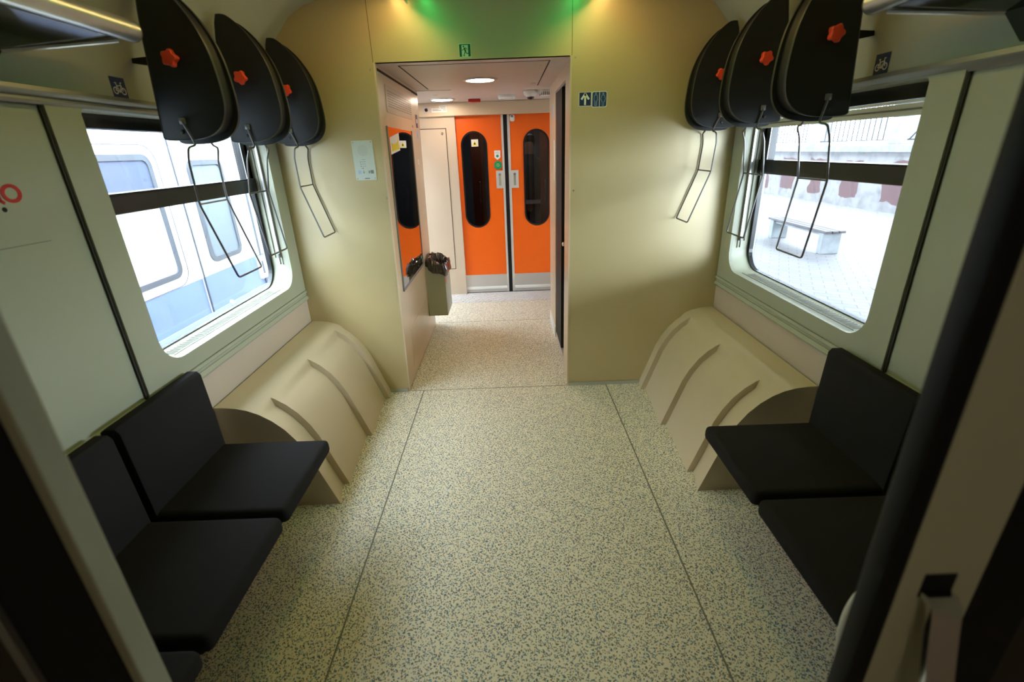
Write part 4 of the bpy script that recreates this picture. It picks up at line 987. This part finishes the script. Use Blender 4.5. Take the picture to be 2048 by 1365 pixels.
cbox('door_rail', 3.0, 3.03, -0.4, 1.95, 0.0, 0.012, M_cgrey); cbox('door_seam', 3.18, 3.20, -0.4, 1.95, 0.0, 0.01, M_cgrey)
bm = B(); lathe(bm, [(0.03, 0.0), (0.03, 0.02), (0.012, 0.02), (0.012, 0.03)], lambda a, b, q: fc(2.15+a, 0.10+b, q), 16); link('round_cap', bm, M_alu, t, True)
for y in (2.9, 3.4):
    bm = B(); prism(bm, rrect(y, y+0.14, 0.18, 0.46, 0.02), fc, 0.0, 0.03); fr = link('step_plate', bm, M_cwhite, t)
    bm = B(); prism(bm, rrect(y+0.05, y+0.08, 0.24, 0.40, 0.01), fc, 0.03, 0.04); link('slot', bm, M_cgrey, fr)
bm = B(); box(bm, -30, 1.9, -12, 30, -1.4, -1.3); g = tag(link('track_bed', bm, M_ballast), 'stone ballast bed under the neighbouring carriage', 'ground'); g['kind'] = 'structure'

# ------------------------------------------------------------------ outside, right: platform
bm = B(); box(bm, 2.3, 9.0, -14, 40, 3.3, 3.45)  # unseen canopy added to block sky light from above the platform
for y in (-6, 14, 26): box(bm, 8.6, 8.85, y-0.12, y+0.12, -0.5, 3.3)
cn = struct('added_canopy_blocker', bm, mat('canopy_blocker_grey', (0.35, 0.35, 0.36), 0.8))
bm = B(); box(bm, 1.9, 40, -12, 45, -1.4, -0.5); g = struct('platform_ground', bm, M_pave)
tb = thing('platform_bench', 'terrazzo bench with dark wooden slats on the platform', 'bench', (6.23, 7.1, -0.5))
for y in (6.12, 7.95):
    bm = B(); box(bm, 6.06, 6.42, y-0.05, y+0.09, -0.5, -0.09, 0.015); link('bench_leg', bm, M_terr, tb)
bm = B(); box(bm, 6.12, 6.38, 6.1, 8.0, -0.16, -0.09, 0.01); link('beam', bm, M_terr, tb)
for k in range(3):
    bm = B(); box(bm, 6.04+k*0.135, 6.155+k*0.135, 5.98, 8.12, -0.088, -0.045, 0.006); link('slat', bm, M_slat, tb)
XW = 11.2
bm = B(); box(bm, XW, XW+0.5, -10, 44, -0.5, 1.16); pw = tag(link('retaining_wall', bm, M_plaster), 'old plaster wall with dull red patches along the platform', 'wall'); pw['kind'] = 'structure'
bm = B(); box(bm, XW-0.10, XW+0.6, -10, 44, 1.16, 1.38, 0.02); tag(link('wall_coping', bm, M_terr), 'grey stone coping on top of the platform wall', 'coping')
k = 0
for y in (4.6, 8.0, 11.6, 15.6, 19.9, 25):
    k += 1
    bm = B(); box(bm, XW, XW+0.5, y-0.25, y+0.25, 1.38, 3.0, 0.02); tag(link('stone_pillar', bm, M_terr), 'pale stone pillar of the terrace railing, number %d from the right' % k if False else 'pale stone pillar between railing panels above the platform wall', 'pillar', 'terrace railing pillars')
def railing(y0, y1, style):
    t = thing('iron_railing', ('wrought iron railing panel of upright bars' if style == 0 else 'wrought iron railing panel with rings and slanting bars') + ' above the platform wall', 'railing', (XW+0.2, (y0+y1)/2, 1.42), 'terrace railing panels')
    X = XW+0.2; bm = B()
    for z in (1.50, 2.75): tube(bm, [(X, y0, z), (X, y1, z)], 0.02, 6)
    link('rails', bm, M_iron, t)
    bm = B(); n = int((y1-y0)/0.22)
    if style == 0:
        for i in range(1, n):
            y = y0+(y1-y0)*i/n; tube(bm, [(X, y, 1.5), (X, y, 2.3)], 0.022, 6)
            tube(bm, [(X, y+0.07*math.cos(a), 2.5+0.09*math.sin(a)) for a in [2*PI*q/10 for q in range(10)]], 0.02, 5, True)
        tube(bm, [(X, y0, 2.3), (X, y1, 2.3)], 0.014, 6)
    else:
        m = (y0+y1)/2
        tube(bm, [(X, m, 1.5), (X, m, 2.75)], 0.05, 8)
        for q in (-1, 1):
            tube(bm, [(X, m+q*0.42+0.12*math.cos(a), 1.68+0.12*math.sin(a)) for a in [2*PI*w_/14 for w_ in range(14)]], 0.025, 5, True)
            tube(bm, [(X, m+q*0.5, 1.75), (X, m+q*1.35, 2.7)], 0.022, 6)
            tube(bm, rounded([(X, m+q*0.9, 1.5), (X, m+q*1.2, 1.8), (X, m+q*1.5, 1.5)], 0.2), 0.022, 6)
    link('bars', bm, M_iron, t)
railing(4.85, 7.75, 1); railing(8.25, 11.35, 1); railing(11.85, 15.35, 0); railing(15.85, 19.65, 0); railing(20.15, 24.75, 0)
bm = B(); lathe(bm, [(0.38, 0.0), (0.38, 0.004)], lambda a, b, q: (5.75+a, 3.6+b, -0.5+q), 32); tag(link('manhole_cover', bm, M_terr), 'round grey manhole cover in the platform paving', 'manhole cover')
